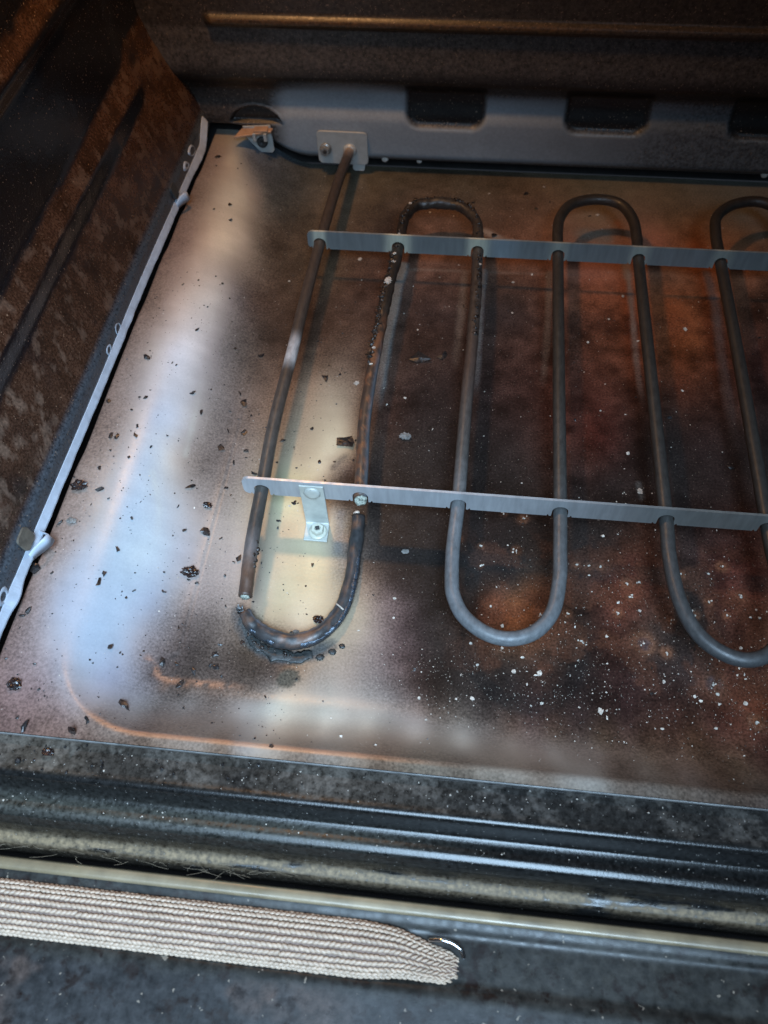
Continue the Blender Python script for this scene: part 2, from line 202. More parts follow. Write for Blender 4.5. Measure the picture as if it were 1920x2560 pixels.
def bevel(o, w, seg=2, angle=40):
    m = o.modifiers.new('bevel', 'BEVEL')
    m.width = w
    m.segments = seg
    m.limit_method = 'ANGLE'
    m.angle_limit = math.radians(angle)
    return o

def rounded(w, h, r, n=5):
    pts = []
    for cx, cy, a0 in ((w / 2 - r, h / 2 - r, 0), (-w / 2 + r, h / 2 - r, 90), (-w / 2 + r, -h / 2 + r, 180), (w / 2 - r, -h / 2 + r, 270)):
        for i in range(n + 1):
            a = math.radians(a0 + 90 * i / n)
            pts.append((cx + r * math.cos(a), cy + r * math.sin(a)))
    return pts

def lathe(profile, base, axis, sides=20, hexa=False):
    """profile: (radius, height) from the base outwards along axis"""
    ax = np.array(axis, float)
    ax /= np.linalg.norm(ax)
    t = np.array([1, 0, 0.0]) if abs(ax[0]) < .9 else np.array([0, 1.0, 0])
    u = np.cross(ax, t); u /= np.linalg.norm(u)
    w = np.cross(ax, u)
    V, F = [], []
    for r, h in profile:
        for j in range(sides):
            a = 2 * math.pi * j / sides
            V.append(np.array(base) + ax * h + r * (math.cos(a) * u + math.sin(a) * w))
    for i in range(len(profile) - 1):
        for j in range(sides):
            k = (j + 1) % sides
            F.append((i * sides + j, i * sides + k, (i + 1) * sides + k, (i + 1) * sides + j))
    F.append(tuple(range(sides))[::-1])
    F.append(tuple((len(profile) - 1) * sides + j for j in range(sides)))
    return V, F

def join(parts):
    V, F = [], []
    for v, f in parts:
        k = len(V)
        V += [tuple(q) for q in v]
        F += [tuple(int(i) + k for i in g) for g in f]
    return V, F

# icosphere template
def ico():
    t = (1 + 5 ** .5) / 2
    v = np.array([(-1, t, 0), (1, t, 0), (-1, -t, 0), (1, -t, 0), (0, -1, t), (0, 1, t), (0, -1, -t), (0, 1, -t), (t, 0, -1), (t, 0, 1), (-t, 0, -1), (-t, 0, 1)], float)
    v /= np.linalg.norm(v[0])
    f = [(0, 11, 5), (0, 5, 1), (0, 1, 7), (0, 7, 10), (0, 10, 11), (1, 5, 9), (5, 11, 4), (11, 10, 2), (10, 7, 6), (7, 1, 8), (3, 9, 4), (3, 4, 2), (3, 2, 6), (3, 6, 8), (3, 8, 9), (4, 9, 5), (2, 4, 11), (6, 2, 10), (8, 6, 7), (9, 8, 1)]
    return v, f

def subdiv(v, f):
    v = [tuple(x) for x in v]
    cache, out = {}, []
    def mid(a, b):
        k = (min(a, b), max(a, b))
        if k not in cache:
            m = np.array(v[a]) + np.array(v[b])
            m /= np.linalg.norm(m)
            v.append(tuple(m))
            cache[k] = len(v) - 1
        return cache[k]
    for a, b, c in f:
        ab, bc, ca = mid(a, b), mid(b, c), mid(c, a)
        out += [(a, ab, ca), (b, bc, ab), (c, ca, bc), (ab, bc, ca)]
    return np.array(v), out

ICO0 = ico()
ICO1 = subdiv(*ICO0)
ICO2 = subdiv(*ICO1)

# ------------------------------------------------------------------ materials
def mat(name, base=None, attr=False, rough=.45, rough_var=.15, metallic=0.0, spec=.5,
        mott=(.75, 1.25), mott_scale=160, stretch=(1, 1, 1), blotch=None, blotch_scale=60, blotch_lim=(.55, .7),
        speck=None, speck_scale=900, speck_lim=.72, bump=.12, bump_scale=700, bump_dist=.0003, coat=0.0, grain_dark=False, grain_lim=(.07, .14, 1.0, .12), spec_lum=None, rough_lum=None):
    m = bpy.data.materials.new(name)
    m.use_nodes = True
    nt = m.node_tree
    N, Lk = nt.nodes, nt.links
    b = N['Principled BSDF']
    tc = N.new('ShaderNodeTexCoord')
    mp = N.new('ShaderNodeMapping')
    mp.inputs['Scale'].default_value = stretch
    geo = N.new('ShaderNodeNewGeometry')
    Lk.new(geo.outputs['Position'], mp.inputs['Vector'])
    def noise(scale, detail=6, rough_=.6):
        n = N.new('ShaderNodeTexNoise')
        n.inputs['Scale'].default_value = scale
        n.inputs['Detail'].default_value = detail
        n.inputs['Roughness'].default_value = rough_
        Lk.new(mp.outputs['Vector'], n.inputs['Vector'])
        return n.outputs['Fac']
    def ramp(fac, lo, hi, a=0.0, c=1.0):
        r = N.new('ShaderNodeMapRange')
        r.inputs['From Min'].default_value = lo
        r.inputs['From Max'].default_value = hi
        r.inputs['To Min'].default_value = a
        r.inputs['To Max'].default_value = c
        Lk.new(fac, r.inputs['Value'])
        return r.outputs['Result']
    def mix(fac, A, B, mode='MIX'):
        x = N.new('ShaderNodeMix')
        x.data_type = 'RGBA'
        x.blend_type = mode
        if isinstance(fac, float):
            x.inputs[0].default_value = fac
        else:
            Lk.new(fac, x.inputs[0])
        for s, q in ((6, A), (7, B)):
            if isinstance(q, tuple):
                x.inputs[s].default_value = q + (1,) if len(q) == 3 else q
            else:
                Lk.new(q, x.inputs[s])
        return x.outputs[2]
    if attr:
        at = N.new('ShaderNodeAttribute')
        at.attribute_name = 'Col'
        c = at.outputs['Color']
    else:
        c = tuple(base)
    mo = ramp(noise(mott_scale), .3, .7, mott[0], mott[1])
    cm = N.new('ShaderNodeCombineColor')
    for i in range(3):
        Lk.new(mo, cm.inputs[i])
    if grain_dark:                       # only the sooty part is grainy, the clean enamel is smooth
        bw_ = N.new('ShaderNodeRGBToBW')
        Lk.new(c, bw_.inputs[0])
        gd = ramp(bw_.outputs[0], *grain_lim)
    else:
        gd = 1.0
    c = mix(gd, c, cm.outputs[0], 'MULTIPLY')
    if blotch is not None:
        c = mix(ramp(noise(blotch_scale, 8, .65), *blotch_lim), c, tuple(blotch))
    if speck is not None:
        sk = ramp(noise(speck_scale, 2, .5), speck_lim, speck_lim + .04)
        if grain_dark:
            mu = N.new('ShaderNodeMath')
            mu.operation = 'MULTIPLY'
            Lk.new(sk, mu.inputs[0])
            Lk.new(gd, mu.inputs[1])
            sk = mu.outputs[0]
        c = mix(sk, c, tuple(speck))
    Lk.new(c, b.inputs['Base Color'])
    Lk.new(ramp(noise(mott_scale * .8), .3, .7, max(.03, rough - rough_var), min(1, rough + rough_var)), b.inputs['Roughness'])
    b.inputs['Metallic'].default_value = metallic
    if spec_lum or rough_lum:
        lum = N.new('ShaderNodeRGBToBW')
        Lk.new(c, lum.inputs[0])
    b.inputs['Specular IOR Level'].default_value = spec
    if spec_lum:
        Lk.new(ramp(lum.outputs[0], *spec_lum), b.inputs['Specular IOR Level'])
    if rough_lum:
        Lk.new(ramp(lum.outputs[0], *rough_lum), b.inputs['Roughness'])
    if coat:
        b.inputs['Coat Weight'].default_value = coat
        b.inputs['Coat Roughness'].default_value = .12
    if bump:
        bp = N.new('ShaderNodeBump')
        bp.inputs['Strength'].default_value = bump
        bp.inputs['Distance'].default_value = bump_dist
        Lk.new(noise(bump_scale, 4), bp.inputs['Height'])
        Lk.new(bp.outputs['Normal'], b.inputs['Normal'])
    return m

M_FLOOR = mat('stained_enamel', attr=True, grain_dark=True, grain_lim=(.04, .22, .9, .09), rough=.36, rough_var=.05, mott=(.35, 1.75), mott_scale=900, speck=(.17, .125, .095), speck_scale=1250, speck_lim=.69, bump=.10, bump_scale=1500, bump_dist=.0003, spec=.45, spec_lum=(.02, .22, .10, .5))
M_BACK = mat('back_enamel', attr=True, grain_dark=True, rough=.42, rough_var=.1, mott=(.25, 2.0), mott_scale=520, speck=(.17, .13, .10), speck_scale=760, speck_lim=.66, bump=.25, bump_scale=900)
M_SIDE = mat('grimy_enamel', attr=True, rough_lum=(.012, .05, .16, .44), rough=.42, rough_var=.18, mott=(.40, 1.7), mott_scale=800, speck=(.26, .17, .11), speck_scale=1000, speck_lim=.69, bump=.35, bump_scale=600)
M_EDGE = mat('bare_enamel_edge', base=(.34, .385, .45), rough=.35, mott=(.8, 1.1), bump=.05)
M_FRAME = mat('frame_enamel', attr=True, rough_lum=(.012, .06, .22, .58), rough=.30, rough_var=.1, mott=(.35, 1.8), mott_scale=520, speck=(.22, .20, .18), speck_scale=1000, speck_lim=.71, bump=.25, bump_scale=800, spec=.30)
M_DOOR = mat('door_enamel', attr=True, rough=.36, rough_var=.12, mott=(.45, 1.7), mott_scale=260, blotch=(.010, .006, .005), blotch_scale=110, blotch_lim=(.54, .64), speck=(.15, .125, .10), speck_scale=330, speck_lim=.705, bump=.15, bump_scale=500, spec=.22)
M_STRIP = mat('pale_door_edge', base=(.20, .155, .095), rough=.38, mott=(.6, 1.15), mott_scale=60, bump=.12, metallic=.1)
M_TUBE = mat('oxidised_tube', attr=True, rough=.44, rough_var=.12, mott=(.68, 1.18), mott_scale=300, stretch=(1.5, .8, 1.5), bump=.12, bump_scale=900, spec=.4)
M_CRUST = mat('burnt_crust', base=(.016, .011, .009), rough=.35, rough_var=.2, mott=(.4, 1.8), mott_scale=500, blotch=(.16, .07, .03), blotch_scale=300, blotch_lim=(.60, .72), bump=.7, bump_scale=700, bump_dist=.0008)
M_BAR = mat('support_steel', attr=True, rough=.38, rough_var=.1, mott=(.82, 1.12), mott_scale=130, stretch=(2.4, 1, .35), metallic=.25, bump=.08)
M_ZINC = mat('pale_steel', base=(.42, .44, .43), rough=.42, mott=(.85, 1.1), bump=.06, metallic=.15)
M_SCREW = mat('screw_steel', base=(.30, .31, .30), rough=.35, metallic=.5, mott=(.7, 1.2))
M_DARKSTEEL = mat('dark_recess', base=(.03, .03, .03), rough=.5)
M_CREAMSCREW = mat('pale_screw', base=(.46, .46, .38), rough=.40, metallic=.1, mott=(.8, 1.15))
M_SOOT = mat('soot_flake', base=(.012, .010, .010), rough=.38, rough_var=.2, mott=(.5, 1.6), mott_scale=500, bump=.5, bump_scale=600, bump_dist=.0006)
M_CHUNK = mat('glossy_char', base=(.014, .008, .007), rough=.16, rough_var=.1, mott=(.4, 2.0), mott_scale=400, blotch=(.10, .03, .015), blotch_scale=350, blotch_lim=(.62, .7), bump=.5, bump_scale=500, bump_dist=.0008)
M_GREY = mat('grey_crumb', base=(.13, .12, .11), rough=.7, mott=(.5, 1.5), mott_scale=600, bump=.5)
M_ASH = mat('white_ash', base=(.44, .38, .32), rough=.8, mott=(.45, 1.4), mott_scale=700, bump=.4)
M_LIP = mat('pan_lip', base=(.13, .125, .12), rough=.4, mott=(.4, 1.4), mott_scale=120)
M_SEAM = mat('melted_seam', base=(.060, .075, .095), rough=.28, rough_var=.12, metallic=.55, mott=(.35, 1.6), mott_scale=600, bump=.6, bump_scale=900, bump_dist=.0006)
M_SLAG = mat('slag', base=(.018, .020, .020), rough=.5, mott=(.5, 1.6), mott_scale=500, bump=.5, bump_scale=700, bump_dist=.0005)
M_SLOT = mat('slot_brown', base=(.10, .085, .065), rough=.6, mott=(.4, 1.3))  # brownish tone of the lower tab's opening
M_INSUL = mat('insulation_powder', base=(.25, .265, .22), rough=.7, mott=(.4, 1.5), mott_scale=900, bump=.5)
M_BRAID = mat('glass_braid', base=(.38, .28, .205), rough=.5, mott=(.8, 1.2), mott_scale=300, bump=.3, bump_scale=2500, bump_dist=.0003)
M_BRAIDCORE = mat('braid_core', base=(.17, .115, .09), rough=.8)
M_CLIP = mat('copper_clip', base=(.42, .27, .18), rough=.40, metallic=.2, mott=(.8, 1.2))
M_WIRE = mat('bright_wire', base=(.75, .76, .78), rough=.15, metallic=1.0, mott=(.9, 1.05))
M_BUTTON = mat('pale_button', base=(.48, .46, .42), rough=.4, mott=(.9, 1.05))
M_FIBRE = mat('lint', base=(.16, .12, .08), rough=.9)

# ------------------------------------------------------------------ the floor pan
RIM = .024
FT = np.linspace(0, 1, 400)                            # front shoulder: soft at the foot, tight at the top
FS = np.cumsum(sm(FT / .75) * (1 - sm((FT - .90) / .10)))
FS = FS / FS[-1]
def floor_z(x, y):
    x = np.asarray(x, float); y = np.asarray(y, float)
    r = .014
    dx, dy = (-.042 + r) - x, (-.0925 + r) - y
    px, py = np.maximum(dx, 0), np.maximum(dy, 0)
    d = np.where((dx > 0) & (dy > 0), np.hypot(px, py) - r, np.maximum(dx, dy) - r)
    w = px ** 2 / (px ** 2 + py ** 2 + 1e-9)               # the left shoulder is rounder than the front one
    t = np.clip((d + .022) / .064, 0, 1)
    return RIM * (w * t ** 3 * (t * (6 * t - 15) + 10) + (1 - w) * np.interp((d + .004) / .0385, FT, FS))

gx = np.arange(-.150, .400, .0011)
gy = np.r_[np.arange(-.1300, .305, .0011)]
X, Y = np.meshgrid(gx, gy, indexing='ij')
Zf = floor_z(X, Y)
# faint dents of a worn pan, rolled front lip
Zf = Zf + .0006 * (fbm(X + 1, Y + 1, .12, 3, 2) - .5)
def side_shift(y):
    return .0065 * sm((np.asarray(y) - .10) / .20) + .0012 * np.sin(np.asarray(y) * 16) - .0006
under = sm((-.0985 + side_shift(Y) + .0019 - X) / .0018)     # the pan turns down under the side wall
Zf = Zf - .020 * under

cp = np.array(STAINS_AND_LIGHT, float)
P = cp[:, :2] / 1000
A = np.log(np.clip(cp[:, 2:], .008, .8))
def kern(d2):
    return np.sqrt(d2 + .004 ** 2)
ANI = np.array((1.0, .62))                      # smears run with the rods
P = P * ANI
D2 = ((P[:, None] - P[None]) ** 2).sum(-1)
K = -kern(D2) + .0007 * np.eye(len(P))          # a little slack keeps the stains soft
n = len(P)
S = np.zeros((n + 1, n + 1)); S[:n, :n] = K; S[:n, n] = 1; S[n, :n] = 1
Wt = np.linalg.solve(S, np.vstack([A, np.zeros((1, 3))]))
# stain edges wander a little
wx = X + .006 * (fbm(X, Y, .03, 11) - .5) ; wy = Y + .006 * (fbm(X, Y, .03, 21) - .5)
xs, ys = wx.ravel() * ANI[0], wy.ravel() * ANI[1]
logc = np.zeros((xs.size, 3))
for s in range(0, xs.size, 40000):
    d2 = (xs[s:s + 40000, None] - P[None, :, 0]) ** 2 + (ys[s:s + 40000, None] - P[None, :, 1]) ** 2
    logc[s:s + 40000] = -kern(d2) @ Wt[:n] + Wt[n]
fc = np.exp(np.clip(logc, np.log(.008), np.log(.75)))
xf, yf = X.ravel(), Y.ravel()
def blend(mask, colour, amount=1.0):
    global fc
    m = (np.clip(mask, 0, 1) * amount)[:, None]
    fc = fc * (1 - m) + np.array(colour)[None] * m
# heat-bleached streaks beside the rods, smears, painted reflections of rods and bar
for i, (pl_, w_, colr, amt, soft) in enumerate(STRIPS):
    q = np.array(pl_) / 1000
    d = np.full(xf.shape, 9.0)
    along = np.zeros(xf.shape)
    for j_, (a, b) in enumerate(zip(q[:-1], q[1:])):
        u = b - a
        tt = np.clip(((xf - a[0]) * u[0] + (yf - a[1]) * u[1]) / (u @ u), 0, 1)
        dn = np.hypot(xf - a[0] - tt * u[0], yf - a[1] - tt * u[1])
        along = np.where(dn < d, (j_ + tt) / (len(q) - 1), along)
        d = np.minimum(d, dn)
    long_ = np.hypot(*(q[-1] - q[0])) > .03
    fade_ = 1 - along ** 2 if long_ else 1.0              # long streaks die away towards the front
    h_ = w_ / 2000
    d = d + h_ * .5 * (fbm(xf, yf, .012, 140 + i, 3) - .5)
    m_ = 1 - sm((d - h_ * (1 - soft)) / (h_ * (.25 + 1.4 * soft)))
    blend(m_ * fade_ * (.55 + .9 * fbm(xf, yf, .0045, 160 + i, 3)), colr, amt)
# ring stains burnt into the soot
for i, (a, b, r) in enumerate(RINGS):
    a, b, r = a / 1000, b / 1000, r / 1000
    d = np.hypot(xf - a, yf - b) + .5 * r * (fbm(xf, yf, .006, 60 + i, 2) - .5)
    dd = d / r
    amt = .35 + .65 * ((i * 37) % 11) / 10
    blend(np.exp(-(dd / .85) ** 2), (.16, .058, .024), .50 * amt)
    blend(np.exp(-((dd - .70) / .20) ** 2), (.15, .075, .045), .30 * amt)
    if r > .0045:
        blend(np.exp(-(dd / .50) ** 4) * sm((fbm(xf, yf, .004, 200 + i, 3) - .35) / .2), (.045, .042, .048), .7)
# mottled soot, reddish drifts
dark = sm((.16 - fc.mean(1)) / .12)
k = fbm(xf, yf, .022, 31)
fc *= (1 + dark * .9 * (k - .5))[:, None]
fc *= (1 + .16 * (fbm(xf * .18 + 3, yf, .005, 95, 3) - .5) + .12 * (fbm(xf + yf * .3, yf * .15, .004, 97, 3) - .5))[:, None]   # old wipe marks
blend(under.ravel(), (.012, .011, .011), .95)  # gap beside the wall painted near black, its shade put into the colour
redm = sm((fc[:, 0] / np.maximum(fc[:, 1], .004) - 1.55) / .5) * dark
fc *= (1 + 1.7 * redm * (fbm(xf, yf, .009, 36, 5) - .47))[:, None]
cloud = sm((fbm(xf, yf, .014, 38, 5) - .50) / .12) * sm((.012 - yf) / .03) * sm((yf + .088) / .02) * sm((xf - .085) / .04)
blend(cloud, (.070, .027, .015), .45)
fc *= (1 + .7 * dark * (fbm(xf, yf, .006, 35, 4) - .5))[:, None]
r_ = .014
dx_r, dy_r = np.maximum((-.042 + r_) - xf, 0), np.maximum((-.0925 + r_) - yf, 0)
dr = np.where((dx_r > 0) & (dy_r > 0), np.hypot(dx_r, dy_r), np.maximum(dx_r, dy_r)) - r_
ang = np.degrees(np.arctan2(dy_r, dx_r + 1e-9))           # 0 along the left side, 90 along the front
lamp_glint = np.exp(-((dr - .0325 + .0004 * (fbm(xf, yf, .02, 81) - .5)) / .00085) ** 2) * sm((ang - 48) / 30) * (1 - sm((xf - .045) / .07))  # bulb's orange reflection on the front bend, painted into the colour
blend(lamp_glint * (.55 + .9 * fbm(xf, yf, .004, 82, 3)), (.50, .21, .10), .70)
lamp_glint = np.exp(-((dr - .0000 + .0010 * (fbm(xf, yf, .01, 83) - .5)) / .0016) ** 2) * sm((ang - 12) / 25) * (1 - sm((xf + .012) / .022))  # the same orange lamp reflection painted on the inner corner bend
blend(lamp_glint * sm((fbm(xf, yf, .003, 84, 3) - .3) / .3), (.34, .15, .08), .55)
# oil spot and scorch below the fallen piece
def spot(x, y, rx, ry, c, amt, seed, soft=.5):
    d = np.hypot((xf - x) / rx, (yf - y) / ry) + .7 * (fbm(xf, yf, .004, seed, 3) - .5)
    blend(1 - sm((d - (1 - soft)) / soft), c, amt)
spot(.0245, -.0865, .0062, .0050, (.05, .045, .035), .92, 5, .35)
for k_ in range(26):                                   # scorch along the outside of the bend
    a = math.radians(195 + 118 * k_ / 25)
    spot(.0215 + .0275 * math.cos(a), -.0475 + .0285 * math.sin(a), .0052, .0046, (.045, .047, .048), .55, 70 + k_, .6)

V = np.stack([xf, yf, Zf.ravel()], 1)
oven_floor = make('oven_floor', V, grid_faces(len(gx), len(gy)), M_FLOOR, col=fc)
oven_floor['kind'] = 'structure'
# the pan's cut front lip, a thin bright line over the frame
lv, lf = [], []
xs_ = np.linspace(-.150, .3995, 40)
for x in xs_:
    for (y, z) in ((-.1299, .0228), (-.1302, .0226), (-.1302, .0212), (-.1299, .0210)):
        lv.append((x, y, z))
for i in range(len(xs_) - 1):
    for j in range(4):
        k = (j + 1) % 4
        lf.append((i * 4 + j, (i + 1) * 4 + j, (i + 1) * 4 + k, i * 4 + k))
attach(make('lip', lv, lf, M_LIP, smooth=False), oven_floor)

# ------------------------------------------------------------------ back wall
YB = .2954
bx = np.arange(-.135, .400, .0012)
bz = np.arange(.0, .230, .0012)
BX, BZ = np.meshgrid(bx, bz, indexing='ij')
base = floor_z(BX, np.full_like(BX, YB))
ZZ = BZ + .0060 + base * np.clip(1 - BZ / .05, 0, 1)          # the lower edge follows the pan's raised shoulder
h = ZZ - base * np.clip(1 - BZ / .05, 0, 1)
yy = np.full_like(BX, YB)
yy += .009 * np.clip(1 - (BZ) / .010, 0, 1) ** 2
yy += .003 * sm((ZZ - .038) / .014)
yy -= .007 * sm((ZZ - .056) / .014)
rib = sm((BX + .082) / .006)
yy -= .0035 * rib * sm((ZZ - .0995) / .003) * (1 - sm((ZZ - .1050) / .003))
pock = np.zeros_like(BX)
for cx, hw in ((.069, .0255), (.174, .0265), (.279, .0265)):
    dx = np.abs(BX - cx) - (hw - .009)
    dz = (.036 + .009) - ZZ
    d = np.where((dx > 0) & (dz > 0), np.hypot(np.maximum(dx, 0), np.maximum(dz, 0)) - .009, np.maximum(dx, dz) - .009)
    pock = np.maximum(pock, (1 - sm((d + .0022) / .0044)) * (1 - sm((ZZ - .056) / .012)))
dcl = np.hypot((BX + .060) / .018, (ZZ - .035) / .011)
clipr = (1 - sm((dcl - .9) / .15)) * sm((ZZ - .034) / .002)
yy += .0040 * np.maximum(pock, clipr)
yy -= .0012 * np.exp(-((dcl - 1.02) / .08) ** 2) * sm((ZZ - .034) / .004)
clean = sm((BX + .052) / .016) * sm((ZZ - .008) / .008)
top = np.where(BX < .044, .054 + .012 * np.sqrt(np.clip(1 - ((BX - .005) / .055) ** 2, 0, 1)) - .004, .0555)
clean *= 1 - sm((ZZ - top + .004) / .012)
clean *= 1 - np.maximum(pock, clipr)
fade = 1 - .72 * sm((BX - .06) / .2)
nz = fbm(BX, ZZ, .03, 41)
bc = np.zeros(BX.shape + (3,))
bc[:] = (.030, .025, .023)
hi = sm((ZZ - .070) / .01) * (1 - sm((ZZ - .0975) / .003))
bc += (hi * .030 * (.5 + fbm(BX, ZZ, .006, 43)))[..., None] * np.array([1, .92, .86])
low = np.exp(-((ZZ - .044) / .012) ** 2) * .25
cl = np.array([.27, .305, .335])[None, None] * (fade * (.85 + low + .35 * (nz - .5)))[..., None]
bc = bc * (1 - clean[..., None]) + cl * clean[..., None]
pk = np.maximum(pock, clipr)[..., None]
bc = bc * (1 - pk) + np.array([.010, .008, .007]) * pk
band = (sm((ZZ - .052) / .006) * (1 - sm((ZZ - .068) / .008)) * (1 - clean))[..., None]
bc = bc * (1 - .6 * band)
ribc = rib * sm((ZZ - .0995) / .002) * (1 - sm((ZZ - .1050) / .002)) * (1 - .75 * sm((BX - .13) / .06)) * (.5 + .8 * fbm(BX, ZZ * .4, .012, 47))
bc = bc * (1 - ribc[..., None]) + np.array([.062, .036, .015]) * ribc[..., None]
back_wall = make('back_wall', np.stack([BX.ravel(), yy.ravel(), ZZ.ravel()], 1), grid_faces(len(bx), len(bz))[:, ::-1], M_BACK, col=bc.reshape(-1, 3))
back_wall['kind'] = 'structure'
for x, z, r in ((.0278, .0105, .0024), (.0516, .0078, .0019), (.2866, .0095, .0024), (-.0142, .0095, .0014)):
    yb = YB + .009 * max(0, 1 - (z - .0060) / .010) ** 2
    v, f = lathe([(r, -.001), (r, .0004), (r * .85, .0009), (r * .4, .0012)], (x, yb, z), (0, -1, .25), 16)
    attach(make('rivet', v, f, M_BUTTON), back_wall)
# crumbs caught on the lower lips of the pockets
cr = []
for cx in (.069, .174, .279):
    for k in range(15):
        s = rng.uniform(.0002, .0006)
        x = cx + rng.normal(0, .011)
        c = np.array((x, YB + rng.uniform(.0005, .003), .0372 + abs(x - cx) ** 2 * 8 + rng.uniform(0, .0012)))
        cr.append((ICO0[0] * s * rng.uniform(.6, 1.3, 3) + c, ICO0[1]))
v, f = join(cr)
o = attach(make('pocket_crumbs', v, f, M_GREY, smooth=False), back_wall)
o['kind'] = 'stuff'
# dark sheet standing in for the shade behind the gap under the wall
v, f = box(.13, .322, .05, .56, .002, .12)
attach(make('gap_shade', v, f, M_DARKSTEEL, smooth=False), back_wall)

# the cavity's ceiling, out of the picture; it shades the back of the floor from the window
v, f = box(.13, .085, .4115, .56, .43, .003)
ceil = make('unseen_oven_ceiling', v, f, M_DARKSTEEL, smooth=False)
ceil['kind'] = 'structure'

# ------------------------------------------------------------------ side wall with rack ledges
prof = np.array([(-.0985, .0300), (-.0995, .0400), (-.1020, .0425), (-.1135, .0740), (-.1143, .0765), (-.1146, .0870), (-.1158, .0890),
                 (-.1198, .0965), (-.1208, .1000), (-.1215, .1180), (-.1225, .1480), (-.1185, .1540), (-.1175, .1580), (-.1215, .1665), (-.1228, .1710), (-.1240, .2000), (-.131, .300)])
plain = np.array([(-.0985, .0300), (-.0995, .0400), (-.1020, .0425), (-.1135, .0740), (-.1150, .0800), (-.1165, .0860), (-.1180, .0890),
                  (-.1205, .1000), (-.1225, .1050), (-.1235, .1180), (-.1250, .1480), (-.1260, .1550), (-.1270, .1590), (-.1275, .1680), (-.1285, .1770), (-.1300, .2000), (-.131, .300)])
kz = []
for i in range(len(prof) - 1):
    m = max(2, int(np.linalg.norm(prof[i + 1] - prof[i]) / .0016))
    kz += list(i + np.arange(m) / m)
kz = np.array(kz + [len(prof) - 1])
def smoothp(pr):
    q = np.stack([np.interp(kz, np.arange(len(pr)), pr[:, 0]), np.interp(kz, np.arange(len(pr)), pr[:, 1])], 1)
    for _ in range(1):
        q[1:-1] = .25 * q[:-2] + .5 * q[1:-1] + .25 * q[2:]
    return q
pa, pb = smoothp(prof), smoothp(plain)
sy = np.arange(-.135, .3010, .0018)
t = sm((sy - .238) / .022)[:, None]
SXp = pa[None, :, 0] * (1 - t) + pb[None, :, 0] * t
SZp = pa[None, :, 1] * (1 - t) + pb[None, :, 1] * t
SYp = np.repeat(sy[:, None], len(kz), 1)
SXp = SXp + side_shift(SYp) * (1 - sm((SZp - .05) / .05)) + .0016 * (fbm(SYp, SZp, .05, 5) - .5) * sm((SZp - .042) / .01)
# grime lies on what faces up
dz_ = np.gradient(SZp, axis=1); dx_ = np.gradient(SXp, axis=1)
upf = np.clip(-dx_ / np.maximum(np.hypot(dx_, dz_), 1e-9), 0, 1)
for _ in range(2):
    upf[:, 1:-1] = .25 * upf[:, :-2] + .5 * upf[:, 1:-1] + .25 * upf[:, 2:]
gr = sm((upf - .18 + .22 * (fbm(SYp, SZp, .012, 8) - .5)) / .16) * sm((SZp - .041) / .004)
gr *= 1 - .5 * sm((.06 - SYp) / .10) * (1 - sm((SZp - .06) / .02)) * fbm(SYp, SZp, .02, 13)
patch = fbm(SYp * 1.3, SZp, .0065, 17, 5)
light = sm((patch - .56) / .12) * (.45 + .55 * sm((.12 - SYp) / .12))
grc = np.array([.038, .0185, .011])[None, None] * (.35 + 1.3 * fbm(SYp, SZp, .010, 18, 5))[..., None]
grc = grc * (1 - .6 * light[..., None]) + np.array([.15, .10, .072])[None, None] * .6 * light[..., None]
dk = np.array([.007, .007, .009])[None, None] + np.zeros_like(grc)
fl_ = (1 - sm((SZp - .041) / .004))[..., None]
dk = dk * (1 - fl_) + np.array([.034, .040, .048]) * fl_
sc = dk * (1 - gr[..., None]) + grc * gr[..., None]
side_wall = make('side_wall', np.stack([SXp.ravel(), SYp.ravel(), SZp.ravel()], 1), grid_faces(len(sy), len(kz)), M_SIDE, col=sc.reshape(-1, 3))
side_wall['kind'] = 'structure'

# pale rolled lower edge, with two lanced tabs bent out of it
def edge_x(y):
    return -.0985 + side_shift(y)
ey = np.arange(-.134, .288, .0015)
ew = .0016 + .0006 * fbm(ey, ey * 0, .03, 4) + .0018 * np.exp(-((ey + .072) / .006) ** 2) + .0008 * sm((ey - .235) / .02)
v, f = [], []
for y, w in zip(ey, ew):
    x = float(edge_x(y))
    w = float(w)
    rise = .010 * float(sm((y - .270) / .018))
    w *= .82 + .5 * float(fbm(np.array(y), np.array(3.), .009, 33, 3))
    sec = [(x - .0006, .0322 + .0006 * w / .002 + rise), (x + .0002, .0324 + .0006 * w / .002 + rise), (x + w, .0296 + rise), (x + w + .0001, .0288 + rise), (x + w * .8, .0285 + rise), (x - .0004, .0289 + rise)]
    v += [(a, y, b) for a, b in sec]
for i in range(len(ey) - 1):
    for j in range(6):
        k = (j + 1) % 6
        f.append((i * 6 + j, (i + 1) * 6 + j, (i + 1) * 6 + k, i * 6 + k))
f += [tuple(range(6)), tuple((len(ey) - 1) * 6 + j for j in range(6))[::-1]]
attach(make('rolled_edge', v, f, M_EDGE, smooth=False), side_wall)
